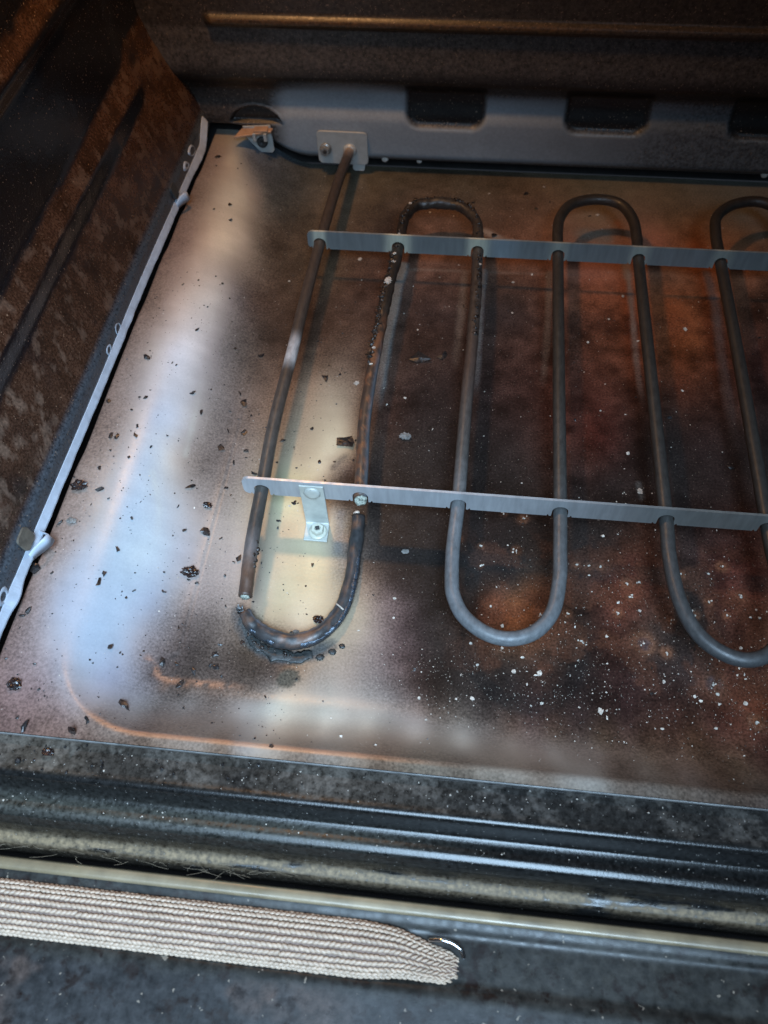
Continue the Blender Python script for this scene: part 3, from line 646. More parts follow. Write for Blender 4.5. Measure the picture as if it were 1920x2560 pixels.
for yc, ln, bulge, zc in ((-.0450, .0150, .0070, .0310), (.2130, .0120, .0055, .0320)):
    n_ = 22
    v, f = [], []
    for i in range(n_):
        s = i / (n_ - 1)
        y = yc + (s - .45) * ln
        b = bulge * math.sin(math.pi * min(1, s / .62) ** 1.2 * .5) * (1 - sm(np.array((s - .72) / .28)) * .9)
        x = float(edge_x(y)) + .0015 + float(b)
        hh = .0022 + .0035 * math.sin(math.pi * s)
        z = zc - .0028 + .0015 * math.sin(math.pi * s)
        for dx, dz in ((-.0005, 0), (.0005, -.0002), (.0006, hh), (-.0004, hh + .0002)):
            v.append((x + dx - (dz / max(hh, 1e-6)) * .0012, y, z + dz))
    for i in range(n_ - 1):
        for j in range(4):
            k = (j + 1) % 4
            f.append((i * 4 + j, (i + 1) * 4 + j, (i + 1) * 4 + k, i * 4 + k))
    f += [(0, 1, 2, 3), tuple((n_ - 1) * 4 + j for j in (3, 2, 1, 0))]
    attach(make('bent_tab', v, f, M_EDGE), side_wall)
    # the opening the tab was cut from
    x = float(edge_x(yc))
    v, f = prism(rounded(ln * .62, .0085, .002), (x - .0004, yc - .001, zc + .0065), (0, 1, 0), (-.25, 0, .97), (1, 0, .25), .0011)
    attach(make('slot', v, f, M_SLOT if yc < 0 else M_DARKSTEEL, smooth=False), side_wall)

def ring(y, z, ro, ri, sy_=1.0, sz_=1.0, m=M_EDGE, tilt=0.0, name='chipped_ring'):
    n_ = 26
    x = float(edge_x(y)) - .0006
    V, F = [], []
    for i in range(n_):
        a = 2 * math.pi * i / n_
        for r, dx in ((ri, .0003), ((ri + ro) / 2, .0011), (ro, .0003), (ro, -.001), (ri, -.001)):
            w = 1 + .10 * math.sin(3 * a + y * 90) if r == ro else 1
            u, q = r * w * math.cos(a) * sy_, r * w * math.sin(a) * sz_
            V.append((x + dx - .1 * (z + q - .03), y + u * math.cos(tilt) - q * math.sin(tilt), z + u * math.sin(tilt) + q * math.cos(tilt)))
    for i in range(n_):
        for j in range(5):
            k = (j + 1) % 5
            i2 = (i + 1) % n_
            F.append((i * 5 + j, i2 * 5 + j, i2 * 5 + k, i * 5 + k))
    return attach(make(name, V, F, m), side_wall)
ring(.0935, .0345, .0030, .0022, 1.25, 1.0)
ring(.0770, .0345, .0030, .0012, 1.25, 1.0)
ring(-.0745, .0350, .0048, .0014, 1.1, .85)
ring(.2570, .0372, .0048, .0030, 1.35, .7, tilt=-.35)
ring(.2420, .0362, .0048, .0008, 1.35, .62, tilt=-.35)

# ------------------------------------------------------------------ front frame (rolled channel) and the open door's inner edge
def extrude_x(profile, x0, x1, nx, seg=.0008, wob=.0003, seed=0, smooth_n=2):
    pr = np.array(profile, float)
    d = np.r_[0, np.cumsum(np.linalg.norm(np.diff(pr, axis=0), axis=1))]
    s = np.arange(0, d[-1], seg)
    q = np.stack([np.interp(s, d, pr[:, 0]), np.interp(s, d, pr[:, 1])], 1)
    for _ in range(smooth_n):
        q[1:-1] = .25 * q[:-2] + .5 * q[1:-1] + .25 * q[2:]
    x = np.linspace(x0, x1, nx)
    XX = np.repeat(x[:, None], len(s), 1)
    YY = np.repeat(q[None, :, 0], nx, 0)
    ZZ = np.repeat(q[None, :, 1], nx, 0) + wob * (fbm(XX + 1, YY + 1, .05, seed, 2) - .5)
    return XX, YY, ZZ, s, grid_faces(nx, len(s))[:, ::-1]

fprof = [(-.1230, .0205), (-.1415, .0200), (-.1440, .0205), (-.1458, .0198), (-.1475, .0150), (-.1492, .0118), (-.1520, .0112), (-.1560, .0122), (-.1590, .0110), (-.1608, .0070),
         (-.1612, .0060), (-.1625, .0010), (-.1650, -.0006), (-.1672, -.0010), (-.1688, -.0030), (-.1695, -.0120), (-.1700, -.0400)]
XX, YY, ZZ, s, F = extrude_x(fprof, -.16, .40, 500, .0006, .0005, 2)
fcol = np.zeros(XX.shape + (3,)); fcol[:] = (.0075, .0072, .0070)
n1 = fbm(XX, YY, .007, 51, 5); n2 = fbm(XX, YY, .035, 52)
flat = sm((YY + .1445) / .002)
leftw = 1 - sm((XX - .03) / .10)
bl = sm((n1 - .50) / .1)
fcol += (flat * (.006 + .016 * bl))[..., None] * np.array([1.0, .84, .70])
fcol += (flat * leftw * .032 * n2)[..., None] * np.array([1.0, .70, .45])
tanb = np.exp(-((YY + .1655) / .0022) ** 2) * sm((fbm(XX, YY * 6, .02, 54) - .30) / .2)
fcol = fcol * (1 - .8 * tanb[..., None]) + np.array([.16, .11, .060]) * .8 * tanb[..., None]
mid = np.exp(-((YY + .1545) / .004) ** 2) * leftw
fcol += (mid * .03)[..., None] * np.array([1, .95, .75])
front_frame = make('front_frame', np.stack([XX.ravel(), YY.ravel(), ZZ.ravel()], 1), F, M_FRAME, col=fcol.reshape(-1, 3))
front_frame['kind'] = 'structure'

door = thing('oven_door', (.10, -.21, -.006), 'dark speckled inner edge of the lowered oven door below the black gap', 'oven door')
dprof = [(-.1725, -.0300), (-.1728, -.0060), (-.1740, -.0042), (-.1775, -.0042), (-.1800, -.0050), (-.1822, -.0066), (-.1990, -.0066), (-.2005, -.0052), (-.2030, -.0046), (-.2100, -.0050), (-.330, -.0110)]
XX, YY, ZZ, s, F = extrude_x(dprof, -.16, .40, 420, .0008, .0008, 6)
dcol = np.zeros(XX.shape + (3,)); dcol[:] = (.020, .019, .017)
n1 = fbm(XX, YY, .018, 61, 5)
lowp = sm((-.203 - YY) / .006)
dcol = dcol * (1 - lowp[..., None]) + np.array([.019, .0185, .019]) * lowp[..., None]
dcol *= (.55 + .9 * n1)[..., None]
brn = sm((fbm(XX, YY, .030, 63) - .5) / .15) * lowp * (1 - sm((XX - .02) / .08))
dcol = dcol * (1 - .6 * brn[..., None]) + np.array([.075, .050, .040]) * .6 * brn[..., None]
attach(make('inner_panel', np.stack([XX.ravel(), YY.ravel(), ZZ.ravel()], 1), F, M_DOOR, col=dcol.reshape(-1, 3)), door)
XX, YY, ZZ, s, F = extrude_x([(-.1722, -.0080), (-.1722, -.0042), (-.1730, -.0030), (-.1745, -.0027), (-.1762, -.0028), (-.1771, -.0034), (-.1773, -.0043)], -.16, .40, 200, .0004, .0004, 9, 1)
ob = make('edge_strip', np.stack([XX.ravel(), YY.ravel(), ZZ.ravel()], 1), F, M_STRIP)
attach(ob, door)

# braided gasket lying in the door channel
gasket = thing('door_gasket', (.02, -.190, -.006), 'beige braided fibreglass gasket rope with a tapered end, lying on the oven door', 'gasket')
GX0, GX1 = -.160, .1075
def g_mid(x):
    return -.1906 - .0000 * x + .0 - .0026 * sm((x - .082) / .022)
def g_half(x):
    return .0096 * (1 - .48 * sm((x - .068) / .042)) * (1 - .45 * sm((x - .1010) / .0068) ** 2)
def g_h(x):
    return .0050 * (1 - .45 * sm((x - .085) / .020))
xs_ = np.r_[np.arange(GX0, GX1, .002), GX1]
an = np.linspace(-.15, math.pi + .15, 16)
v = []
for x in xs_:
    for a in an:
        v.append((x, g_mid(x) - .97 * g_half(x) * math.cos(a), -.0066 + .93 * g_h(x) * max(0, math.sin(a)) ** .8))
f = [tuple(q) for q in grid_faces(len(xs_), len(an))[:, ::-1]]
f.append(tuple((len(xs_) - 1) * len(an) + j for j in range(len(an))))
attach(make('core', v, f, M_BRAIDCORE), gasket)
ROWS = 11
for r in range(ROWS):
    a = math.pi * (.055 + .89 * r / (ROWS - 1))
    parts = []
    x = GX0 + (r % 2) * .00105
    while x < GX1 - .0006:
        ca, sa = math.cos(a), math.sin(a)
        hw, hh = g_half(x), g_h(x)
        c = np.array((x, g_mid(x) - hw * ca, -.0066 + hh * max(0, sa) ** .8))
        sc_ = hw / .0098
        b = ICO1[0] * np.array((.00160, .00090 * sc_, .00078))
        th = (.38 if r % 2 else -.38) + rng.normal(0, .07)
        rot = np.array([[math.cos(th), -math.sin(th), 0], [math.sin(th), math.cos(th), 0], [0, 0, 1]])
        b = b @ rot.T
        tl = (math.pi / 2 - a) * .8                      # lay the bead on the round of the rope
        rx = np.array([[1, 0, 0], [0, math.cos(tl), -math.sin(tl)], [0, math.sin(tl), math.cos(tl)]])
        parts.append((b @ rx.T + c + rng.normal(0, .00007, 3), ICO1[1]))
        x += .0021
    v, f = join(parts)
    attach(make('strand', v, f, M_BRAID), gasket)
v, f, _, _ = tube([(.0960, -.1850, -.0035), (.1010, -.1848, -.0020), (.1055, -.1856, -.0022), (.1090, -.1876, -.0034), (.1100, -.1898, -.0055)], .00075, 10, step=.0006)
attach(make('end_hook', v, f, M_WIRE), gasket)

# ------------------------------------------------------------------ heating element
ZE = .025
R0 = .0033
elem = thing('heating_element', (.12, .0, .0), 'dark looped tubular heating element on two flat steel bars above the oven floor', 'heating element')
def mm(*p):
    return [(a / 1000, b / 1000, c / 1000) for a, b, c in p]
def tubecol(V, stops):
    """stops: list of (y metres, rgb), interpolated along the depth of the oven"""
    ys_ = [q[0] for q in stops]
    return np.stack([np.interp(V[:, 1], ys_, [q[1][k] for q in stops]) for k in range(3)], 1)
BR, DK, GY = (.050, .036, .028), (.036, .033, .030), (.105, .112, .118)

# leftmost rod, from the back plate to the burnt-off front end
p1 = mm((4.1, 297, 18.6), (3.6, 285, 19.6), (2.0, 250, 23.0), (0.4, 205, 25), (-.1, 187, 25), (-1.2, 138, 25), (-1.6, 88, 25), (-2.2, 40, 25), (-.6, -1.7, 25), (-.2, -25, 23.5), (.6, -42, 21.5), (1.6, -56.5, 19.5))
V, F, L, A_ = tube(p1, R0, 20, rough=[.01] * 16 + [.02, .06, .14], seed=3)
c = tubecol(V, [(-.06, (.050, .030, .022)), (-.045, (.085, .048, .032)), (-.034, (.10, .085, .08)), (-.02, DK), (.02, (.055, .048, .042)), (.077, BR), (.080, (.10, .09, .085)), (.086, (.34, .32, .31)), (.099, (.26, .24, .23)), (.108, BR), (.2, BR), (.279, BR), (.286, (.16, .12, .10)), (.291, (.36, .30, .24))])  # pale patch midway is a glare highlight painted into the rod colour
leg1 = attach(make('rod', V, F, M_TUBE, col=c), elem)
# weld bulge where the sheath swells, and the bare insulation at the break
v, f = lathe([(.0024, -.0003), (.0021, .0005), (.0012, .0008), (.0004, .0003)], (.0016, -.0567, .0194), (.07, -1, -.13), 12)
attach(make('broken_end', np.array(v) + rng.normal(0, .00025, (len(v), 3)), f, M_INSUL), elem)
lump = []
for k in range(16):
    y = -.030 - .026 * k / 15
    s = rng.uniform(.0007, .0014)
    lump.append((ICO1[0] * s * rng.uniform(.7, 1.3, 3) + np.array((.0026 + rng.normal(0, .0004) + (y + .03) * -.02, y, .0235 + (y + .03) * .14 + rng.normal(0, .001))), ICO1[1]))
v, f = join(lump)
attach(make('crust', v, f, M_CRUST), elem)

# the long bent tube: second rod, back bend, third rod, front bend, ... seventh rod
def arc(cx, cy, r, a0, a1, n=7, ry=None):
    ry = ry or r
    return [(cx + r * math.cos(math.radians(a0 + (a1 - a0) * i / (n - 1))), cy + ry * math.sin(math.radians(a0 + (a1 - a0) * i / (n - 1))), ZE * 1000) for i in range(n)]
p2 = [(48.0, -.5, 24.6), (46.4, 20, 25), (44.4, 44, 25), (44.0, 66, 25), (44.3, 90, 25), (45.1, 122, 25), (46.6, 154, 25), (48.2, 185, 25), (48.9, 201, 25), (49.8, 216, 25), (56.0, 227, 25), (70.5, 230.5, 25), (85, 227.5, 25), (93.8, 215, 25), (96.2, 200, 25),
      (96.4, 186, 25), (97.2, 146, 25), (96.9, 108, 25), (96.0, 67, 25), (95.7, 36, 25), (95.4, 0, 25), (94.4, -25, 25)]
p3 = [(95.0, -43.5, 25), (96.4, -51, 25), (101, -59.6, 25), (110.4, -66.8, 25), (121, -68.9, 25), (132, -64.8, 25), (140, -54, 25), (143.2, -37, 25), (143.6, -21, 25), (143.9, 0, 25), (144.2, 91, 25), (144.6, 185, 25), (144.7, 208, 25), (146.6, 222, 25), (154, 235.5, 25), (169.5, 241.5, 25), (184, 237.5, 25), (191, 222.5, 25), (192.3, 203, 25),
      (192, 185, 25), (192.7, 95, 25), (193.2, 1, 25), (193, -20, 25), (195.2, -41.6, 25), (200.7, -56.9, 25), (209.4, -65.8, 25), (220.5, -69.2, 25), (231, -65, 25), (237, -55, 25), (240.2, -38, 25), (240, -20, 25), (239.6, 0, 25), (240.2, 99, 25), (239.8, 185, 25), (240, 214, 25), (243, 230, 25), (254, 242, 25), (269, 246.5, 25), (281, 240, 25), (287, 226, 25), (288, 205, 25), (288, 100, 25), (288, 0, 25)]
burn = [.05, .03, .05, .10, .18, .28, .36, .36, .34, .34, .34, .30, .26, .20, .10, .02, .01, .01] + [.008] * 52
V, F, L, A_ = tube(mm(*(p2 + p3)), R0, 20, rough=burn, seed=17, step=.0013)
c = tubecol(V, [(-.05, GY), (-.01, GY), (.006, (.10, .10, .10)), (.03, (.060, .056, .052)), (.06, (.060, .050, .044)), (.09, (.060, .040, .032)), (.12, (.05, .036, .028)), (.2, (.040, .030, .024)), (.23, (.034, .028, .024))])
sec = V[:, 0] < .06
c[sec] = tubecol(V[sec], [(0, (.045, .036, .032)), (.05, (.050, .033, .025)), (.10, (.045, .027, .019)), (.13, (.024, .018, .014)), (.2, (.020, .015, .012))])
ru = (sm((fbm(V[:, 0] * 2, V[:, 1], .004, 91, 4) - .50) / .10) * sm((.135 - V[:, 1]) / .03) * sec)[:, None]
c = c * (1 - .7 * ru) + np.array((.15, .062, .030)) * .7 * ru
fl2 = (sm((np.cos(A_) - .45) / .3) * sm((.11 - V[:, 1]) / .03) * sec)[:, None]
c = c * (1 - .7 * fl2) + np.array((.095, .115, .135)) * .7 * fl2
xw = np.clip((V[:, 0] - .15) / .06, 0, 1)[:, None]
ca = tubecol(V, [(-.07, GY), (-.03, (.080, .082, .084)), (0, (.055, .055, .054)), (.02, (.040, .038, .035)), (.08, (.032, .028, .024)), (.25, (.030, .023, .018))])
c2 = tubecol(V, [(-.07, (.040, .041, .042)), (-.03, (.026, .024, .022)), (.05, (.026, .023, .020)), (.25, (.026, .020, .016))])
ca = ca * (1 - xw) + c2 * xw
w3 = sm((V[:, 0] - .0985) / .03)[:, None]
attach(make('rod', V, F, M_TUBE, col=c * (1 - w3) + ca * w3), elem)
# burnt crust along the second rod and the first back bend
def crust_along(pts, n, off, smin, smax, seed):
    g = np.random.default_rng(seed)
    C = spline(mm(*pts), .0006)
    parts = []
    for k in range(n):
        q = C[int(g.uniform(0, len(C) - 1))]
        s = g.uniform(smin, smax)
        d = np.array(off) * g.uniform(.75, 1.08) + g.normal(0, .0005, 3)
        parts.append((ICO1[0] * s * g.uniform(.6, 1.5, 3) * (1 + .25 * g.normal(0, 1, (len(ICO1[0]), 1))) + q + d, ICO1[1]))
    return join(parts)
v, f = crust_along([(44.3, 88, 25), (45.1, 122, 25), (46.6, 154, 25), (48.2, 183, 25)], 150, (-.0018, 0, .0024), .0004, .0013, 5)
attach(make('crust', v, f, M_CRUST), elem)
v, f = crust_along([(48.9, 192, 25), (49.8, 216, 25), (56.0, 227, 25), (70.5, 230.5, 25), (85, 227.5, 25), (93.8, 215, 25), (96.2, 195, 25)], 170, (0, .0012, .0026), .0004, .0011, 6)
attach(make('crust', v, f, M_CRUST), elem)
v, f = crust_along([(96.4, 180, 25), (97.2, 146, 25), (96.9, 108, 25)], 110, (.0010, 0, .0027), .0004, .0010, 7)
attach(make('crust', v, f, M_CRUST), elem)
# white insulation showing where the second rod broke off under the front bar
v, f = lathe([(.0031, -.0006), (.0030, .0004), (.0022, .0012), (.0016, .0004), (.0004, .0002)], (.0481, -.0012, .0232), (0, -1, .35), 14)
attach(make('broken_end', np.array(v) + rng.normal(0, .0004, (len(v), 3)), f, M_INSUL), elem)

# flat support bars, arched over each rod
def support_bar(yc, x0, x1, rods, colfn, name='support_bar'):
    zb, zt, th = .0212, .0338, .0013
    hr = R0 + .0005
    xs = set(np.round(np.arange(x0, x1, .0025), 6)) | set(np.round(x0 + .0035 * (1 - np.cos(np.linspace(0, math.pi / 2, 8))), 6))
    for xr in rods:
        xs |= set(np.round(xr + hr * np.cos(np.linspace(0, math.pi, 19)), 6))
        for k_ in (1, -1):
            xs |= set(np.round([xr + k_ * (hr + e_) for e_ in (.00005, .0009, .0010, .0015, .0020, .0021)], 6))
    xs = np.array(sorted(q for q in xs if x0 - 1e-9 <= q <= x1))
    lo, up = np.full(len(xs), zb), np.full(len(xs), zt)
    rc = .0035
    e_ = np.clip(x0 + rc - xs, 0, rc)
    cut = rc - np.sqrt(rc ** 2 - e_ ** 2)
    up -= cut
    lo += cut
    for xr in rods:
        d = np.abs(xs - xr)
        ar = .0252 + np.sqrt(np.clip(hr ** 2 - d ** 2, 0, None))
        lo = np.where(d <= hr + 1e-7, ar, lo)
        lo += np.where((d > hr + .0010 + 1e-7) & (d < hr + .0020 + 1e-7), .0010, 0)      # the little lanced notches beside each rod
    V, F = [], []
    rows = 5
    for x, l_, u_ in zip(xs, lo, up):
        for yy_ in (yc - th / 2, yc + th / 2):
            for k_ in range(rows):
                V.append((x, yy_, l_ + (u_ - l_) * k_ / (rows - 1)))
    w_ = rows * 2
    for i in range(len(xs) - 1):
        a_, b_ = i * w_, (i + 1) * w_
        for k_ in range(rows - 1):
            F.append((a_ + k_, b_ + k_, b_ + k_ + 1, a_ + k_ + 1))
            F.append((a_ + rows + k_, a_ + rows + k_ + 1, b_ + rows + k_ + 1, b_ + rows + k_))
        F.append((a_ + rows - 1, b_ + rows - 1, b_ + 2 * rows - 1, a_ + 2 * rows - 1))
        F.append((a_, a_ + rows, b_ + rows, b_))
    for a_ in (0, (len(xs) - 1) * w_):
        F.append(tuple(a_ + k_ for k_ in range(rows)) + tuple(a_ + rows + k_ for k_ in range(rows - 1, -1, -1)))
    V = np.array(V)
    return attach(make(name, V, F, M_BAR, smooth=False, col=colfn(V)), elem)
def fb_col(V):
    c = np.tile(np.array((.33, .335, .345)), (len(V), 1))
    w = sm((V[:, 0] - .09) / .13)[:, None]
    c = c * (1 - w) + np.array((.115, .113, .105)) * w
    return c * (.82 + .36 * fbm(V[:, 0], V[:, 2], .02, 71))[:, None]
RODS_F = [-.0006, .0480, .0955, .1439, .1932, .2396, .2880]
RODS_B = [-.0001, .0482, .0964, .1446, .1920, .2398, .2880]
def bb_col(V):
    c = np.tile(np.array((.170, .180, .180)), (len(V), 1))
    for xr, w_, k in ((-.0001, .0042, .8), (.0482, .0075, 1.0), (.0964, .0062, 1.0), (.1446, .0055, .35), (.192, .0055, .4), (.2398, .0055, .3)):
        m = np.exp(-((V[:, 0] - xr) / w_) ** 4)[:, None] * k
        c = c * (1 - m) + np.array((.55, .53, .42)) * m
    m = np.exp(-((V[:, 0] - .112) / .008) ** 2)[:, None] * .5
    return c * (1 - m) + np.array((.30, .36, .40)) * m
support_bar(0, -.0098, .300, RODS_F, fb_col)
support_bar(.186, -.0075, .300, RODS_B, bb_col)

# foot bracket riveted to the front bar and screwed to the floor
bw = .0120
pr_ = [(-.0008, .0322), (-.0008, .0200), (-.0012, .0055), (-.0018, .0016), (-.0034, .0008), (-.0132, .0008)]
v, f = [], []
for x_side in (0, 1):
    for k, (y, z) in enumerate(pr_):
        lean = .0185 + (k / 5.0) * .0010
        x = lean + bw * x_side
        for off in ((0, 0), (1, 1)):
            t_ = .0010
            nrm = [(-1, 0), (-1, 0), (-1, 0), (-.8, .5), (-.3, .95), (0, 1)][k]
            v.append((x, y + nrm[0] * t_ * off[0], z + nrm[1] * t_ * off[0]))
m_ = len(pr_)
def vi(side, k, o_):
    return side * m_ * 2 + k * 2 + o_
for k in range(m_ - 1):
    f += [(vi(0, k, 0), vi(1, k, 0), vi(1, k + 1, 0), vi(0, k + 1, 0)), (vi(0, k, 1), vi(0, k + 1, 1), vi(1, k + 1, 1), vi(1, k, 1)),
          (vi(0, k, 0), vi(0, k + 1, 0), vi(0, k + 1, 1), vi(0, k, 1)), (vi(1, k, 0), vi(1, k, 1), vi(1, k + 1, 1), vi(1, k + 1, 0))]
f += [(vi(0, 0, 0), vi(0, 0, 1), vi(1, 0, 1), vi(1, 0, 0)), (vi(0, m_ - 1, 0), vi(1, m_ - 1, 0), vi(1, m_ - 1, 1), vi(0, m_ - 1, 1))]
M_BRK = mat('bracket_steel', base=(.40, .41, .37), rough=.40, metallic=.15, mott=(.85, 1.1), bump=.05)
brk = attach(make('foot_bracket', v, f, M_BRK, smooth=False), elem)
bevel(brk, .0003, 2, 50)
v, f = lathe([(.0040, -.0002), (.0041, .0004), (.0036, .0011), (.0022, .0014), (.0005, .0014)], (.0247, -.0018, .0274), (0, -1, .08), 22)
v = np.array(v); v[:, [0, 2]] += rng.normal(0, .00012, (len(v), 2))
attach(make('rivet', v, f, M_BRK), brk)
sx_, sy_, sz_ = .0262, -.0080, .0018
v, f = lathe([(.0046, 0), (.0047, .0004), (.0045, .0009), (.0036, .0011)], (sx_, sy_, sz_), (0, 0, 1), 28)
scr = attach(make('screw', v, f, M_CREAMSCREW), brk)
v, f = lathe([(.0034, .0008), (.0034, .0032), (.0031, .0038), (.0018, .0039), (.0014, .0030), (.0003, .0030)], (sx_, sy_, sz_), (0, 0, 1), 6)
h_ = make('screw_head', v, f, M_CREAMSCREW, smooth=False)
h_.parent = scr
v, f = prism(rounded(.0021, .0021, .0003, 2), (sx_, sy_, sz_ + .00385), (.95, .3, 0), (-.3, .95, 0), (0, 0, 1), .00025)
q_ = make('square_recess', v, f, M_DARKSTEEL, smooth=False)
q_.parent = scr

# plate that fixes the element to the back wall
px0, px1, pz0, pz1 = -.0185, .0165, .0082, .0320
v, f = prism(rounded(px1 - px0, pz1 - pz0, .003), ((px0 + px1) / 2, YB - .0005, (pz0 + pz1) / 2), (1, 0, -.01), (0, 0, 1), (0, -1, 0), .0016)
pl = attach(make('mounting_plate', v, f, M_ZINC, smooth=False), elem)
bevel(pl, .0003, 2, 50)
v, f = prism(rounded(.0085, .0080, .002), (.0095, YB + .0005, .0068), (1, 0, 0), (0, .15, 1), (0, -1, 0), .0012)
o = make('tongue', v, f, M_ZINC, smooth=False); o.parent = pl
v, f = lathe([(.0041, .0), (.0042, .0010), (.0040, .0016)], (-.0128, YB - .0021, .0195), (0, -1, .05), 24)
sc2 = make('screw', v, f, M_SCREW); sc2.parent = pl
v, f = lathe([(.0033, .0012), (.0033, .0040), (.0029, .0047), (.0017, .0048), (.0015, .0036), (.0002, .0036)], (-.0128, YB - .0021, .0195), (0, -1, .05), 6)
o = make('screw_head', v, f, M_SCREW, smooth=False)
attach(o, elem); o.parent = pl; o.location = (0, 0, 0)
v, f = lathe([(.0014, .0), (.0014, .0011), (.0011, .0012)], (-.0128, YB - .0058, .0195), (0, -1, .05), 12)
o = make('screw_socket', v, f, M_DARKSTEEL); o.parent = pl
v, f = lathe([(.0048, 0), (.0047, .0010), (.0040, .0018), (.0036, .0022)], (.0041, YB - .0021, .0188), (0, -1, .05), 24)
o = make('collar', v, f, M_ZINC); o.parent = pl

# ------------------------------------------------------------------ the bend that burnt off and fell to the floor
pc = mm((45.9, 1.4, 4.6), (46.5, -15.7, 3.8), (46.4, -36.7, 3.5), (43.6, -52.4, 3.4), (35.6, -64.2, 3.4), (25.6, -69.0, 3.4), (14.6, -68.4, 3.4), (5.4, -64.0, 3.6), (-1.0, -57.6, 4.8))
bp = thing('fallen_element_piece', (.022, -.07, 0), 'burnt J-shaped piece of broken heating rod lying on the pale floor', 'rod piece')
V, F, L, A_ = tube(pc, .0035, 22, rough=[.16, .16, .14, .12, .14, .20, .26, .28, .30], seed=31, taper=[.95, 1, .98, 1, 1, 1.06, 1.1, 1.1, 1.05, .8])
ring_ang = np.sin(A_)
k = fbm(V[:, 0], V[:, 1], .006, 77)
c = np.array((.032, .031, .032))[None] * (.5 + k)[:, None]
rust = sm((fbm(V[:, 0], V[:, 1], .010, 78) - .48) / .14)[:, None] * np.clip(ring_ang, 0, 1)[:, None]
c = c * (1 - .75 * rust) + np.array((.13, .062, .034)) * .75 * rust
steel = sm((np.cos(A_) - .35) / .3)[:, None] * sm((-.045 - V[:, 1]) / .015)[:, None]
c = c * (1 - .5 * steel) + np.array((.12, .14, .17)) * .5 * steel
attach(make('rod', V, F, M_TUBE, col=c), bp)
v, f, _, _ = tube(mm((48.0, -14, 5.4), (48.6, -36, 5.2), (46.0, -54, 5.0), (37.2, -66.6, 4.8), (25.6, -71.4, 4.6), (13.8, -70.8, 4.6), (3.6, -66.0, 4.8)), .0013, 12, rough=.8, seed=41, step=.0007)
attach(make('split_seam', v, f, M_SEAM), bp)
v, f, _, _ = tube(mm((2.2, -67.4, 1.0), (6, -70.6, .9), (14, -74.2, .9), (25, -75.6, .8), (33.5, -73.6, .7)), .0026, 14, rough=.9, seed=43, flat=.20, step=.0007)
attach(make('slag', v, f, M_SLAG), bp)
v, f = crust_along([(2.0, -63, 1), (4, -69, 1), (12, -73.5, 1), (24, -75.4, 1)], 24, (0, 0, .0002), .0004, .0009, 16)
attach(make('crust', v, f, M_CRUST), bp)
for (x, y, r) in ((.0372, -.0748, .0017), (.0425, -.0715, .0016), (.0466, -.0682, .0013)):
    v, f = ICO2
    v = v * r * np.array((1.1, .9, .35)) * (1 + .12 * rng.normal(0, 1, (len(v), 1))) + np.array((x, y, r * .2))
    attach(make('slag', v, f, M_SLAG), bp)
v, f = tube(mm((41.6, -49.4, 6.0), (43.4, -51.2, 7.4), (45.6, -52.6, 6.6)), .0004, 8, step=.0005)[:2]
attach(make('crack', v, f, M_ASH), bp)
v, f = lathe([(.0016, -.0005), (.0018, .0006), (.0010, .0014)], (.0448, .0026, .0052), (-.4, 1, .3), 9)
attach(make('broken_end', v, f, M_ASH), bp)

g = np.random.default_rng(55)
def shard(p, ln, d, seed):
    gg = np.random.default_rng(seed)
    d = np.array(d, float); d /= np.linalg.norm(d)
    s_ = np.cross(d, (0, 0, 1.0)); s_ /= np.linalg.norm(s_)
    p = np.array(p)
    a_, b_ = p - s_ * ln * .35, p + s_ * ln * .35
    m1, m2 = p + d * ln * .55 - s_ * ln * .22, p + d * ln * .5 + s_ * ln * .12
    tip = p + d * ln + s_ * ln * gg.normal(0, .2)
    top = [a_, m1, tip, m2, b_]
    V_ = [tuple(q) for q in top] + [tuple(q - np.array((0, 0, .0005))) for q in top]
    F_ = [(0, 1, 2, 3, 4), (9, 8, 7, 6, 5)] + [(i, (i + 1) % 5, 5 + (i + 1) % 5, 5 + i) for i in range(5)]
    return V_, F_
parts = []
for k in range(7):
    a = math.radians(95 + 85 * k / 6)
    parts.append(shard((-.0012 + .0026 * math.cos(a + .6), -.0575 + .0010 * math.sin(a), .0035 + .0012 * (k % 3)), g.uniform(.0018, .0036), (math.cos(a) * .6, math.sin(a), g.uniform(.1, .6)), 500 + k))
v, f = join(parts)
attach(make('torn_sheath', v, f, M_SOOT, smooth=False), bp)
parts = []
C_ = spline(mm((44.3, 92, 25), (45.1, 122, 25), (46.6, 154, 25), (48.2, 180, 25)), .0006)
for k in range(30):
    q = C_[int(g.uniform(0, len(C_) - 1))]
    parts.append(shard(q + np.array((-.0022 + g.normal(0, .0006), 0, .0024 + g.normal(0, .0005))), g.uniform(.0015, .0034), (g.normal(-.5, .5), g.normal(0, 1), g.uniform(-.1, .35)), 600 + k))
v, f = join(parts)
attach(make('torn_sheath', v, f, M_CRUST, smooth=False), elem)
parts = []
C_ = spline(mm((49.8, 212, 25), (56.0, 227, 25), (70.5, 230.5, 25), (85, 227.5, 25), (93.8, 215, 25)), .0006)
for k in range(26):
    q = C_[int(g.uniform(0, len(C_) - 1))]
    parts.append(shard(q + np.array((g.normal(0, .001), .0020, .0022 + g.normal(0, .0004))), g.uniform(.0012, .0026), (g.normal(0, 1), g.normal(.6, .4), g.uniform(0, .4)), 700 + k))
v, f = join(parts)
attach(make('torn_sheath', v, f, M_CRUST, smooth=False), elem)

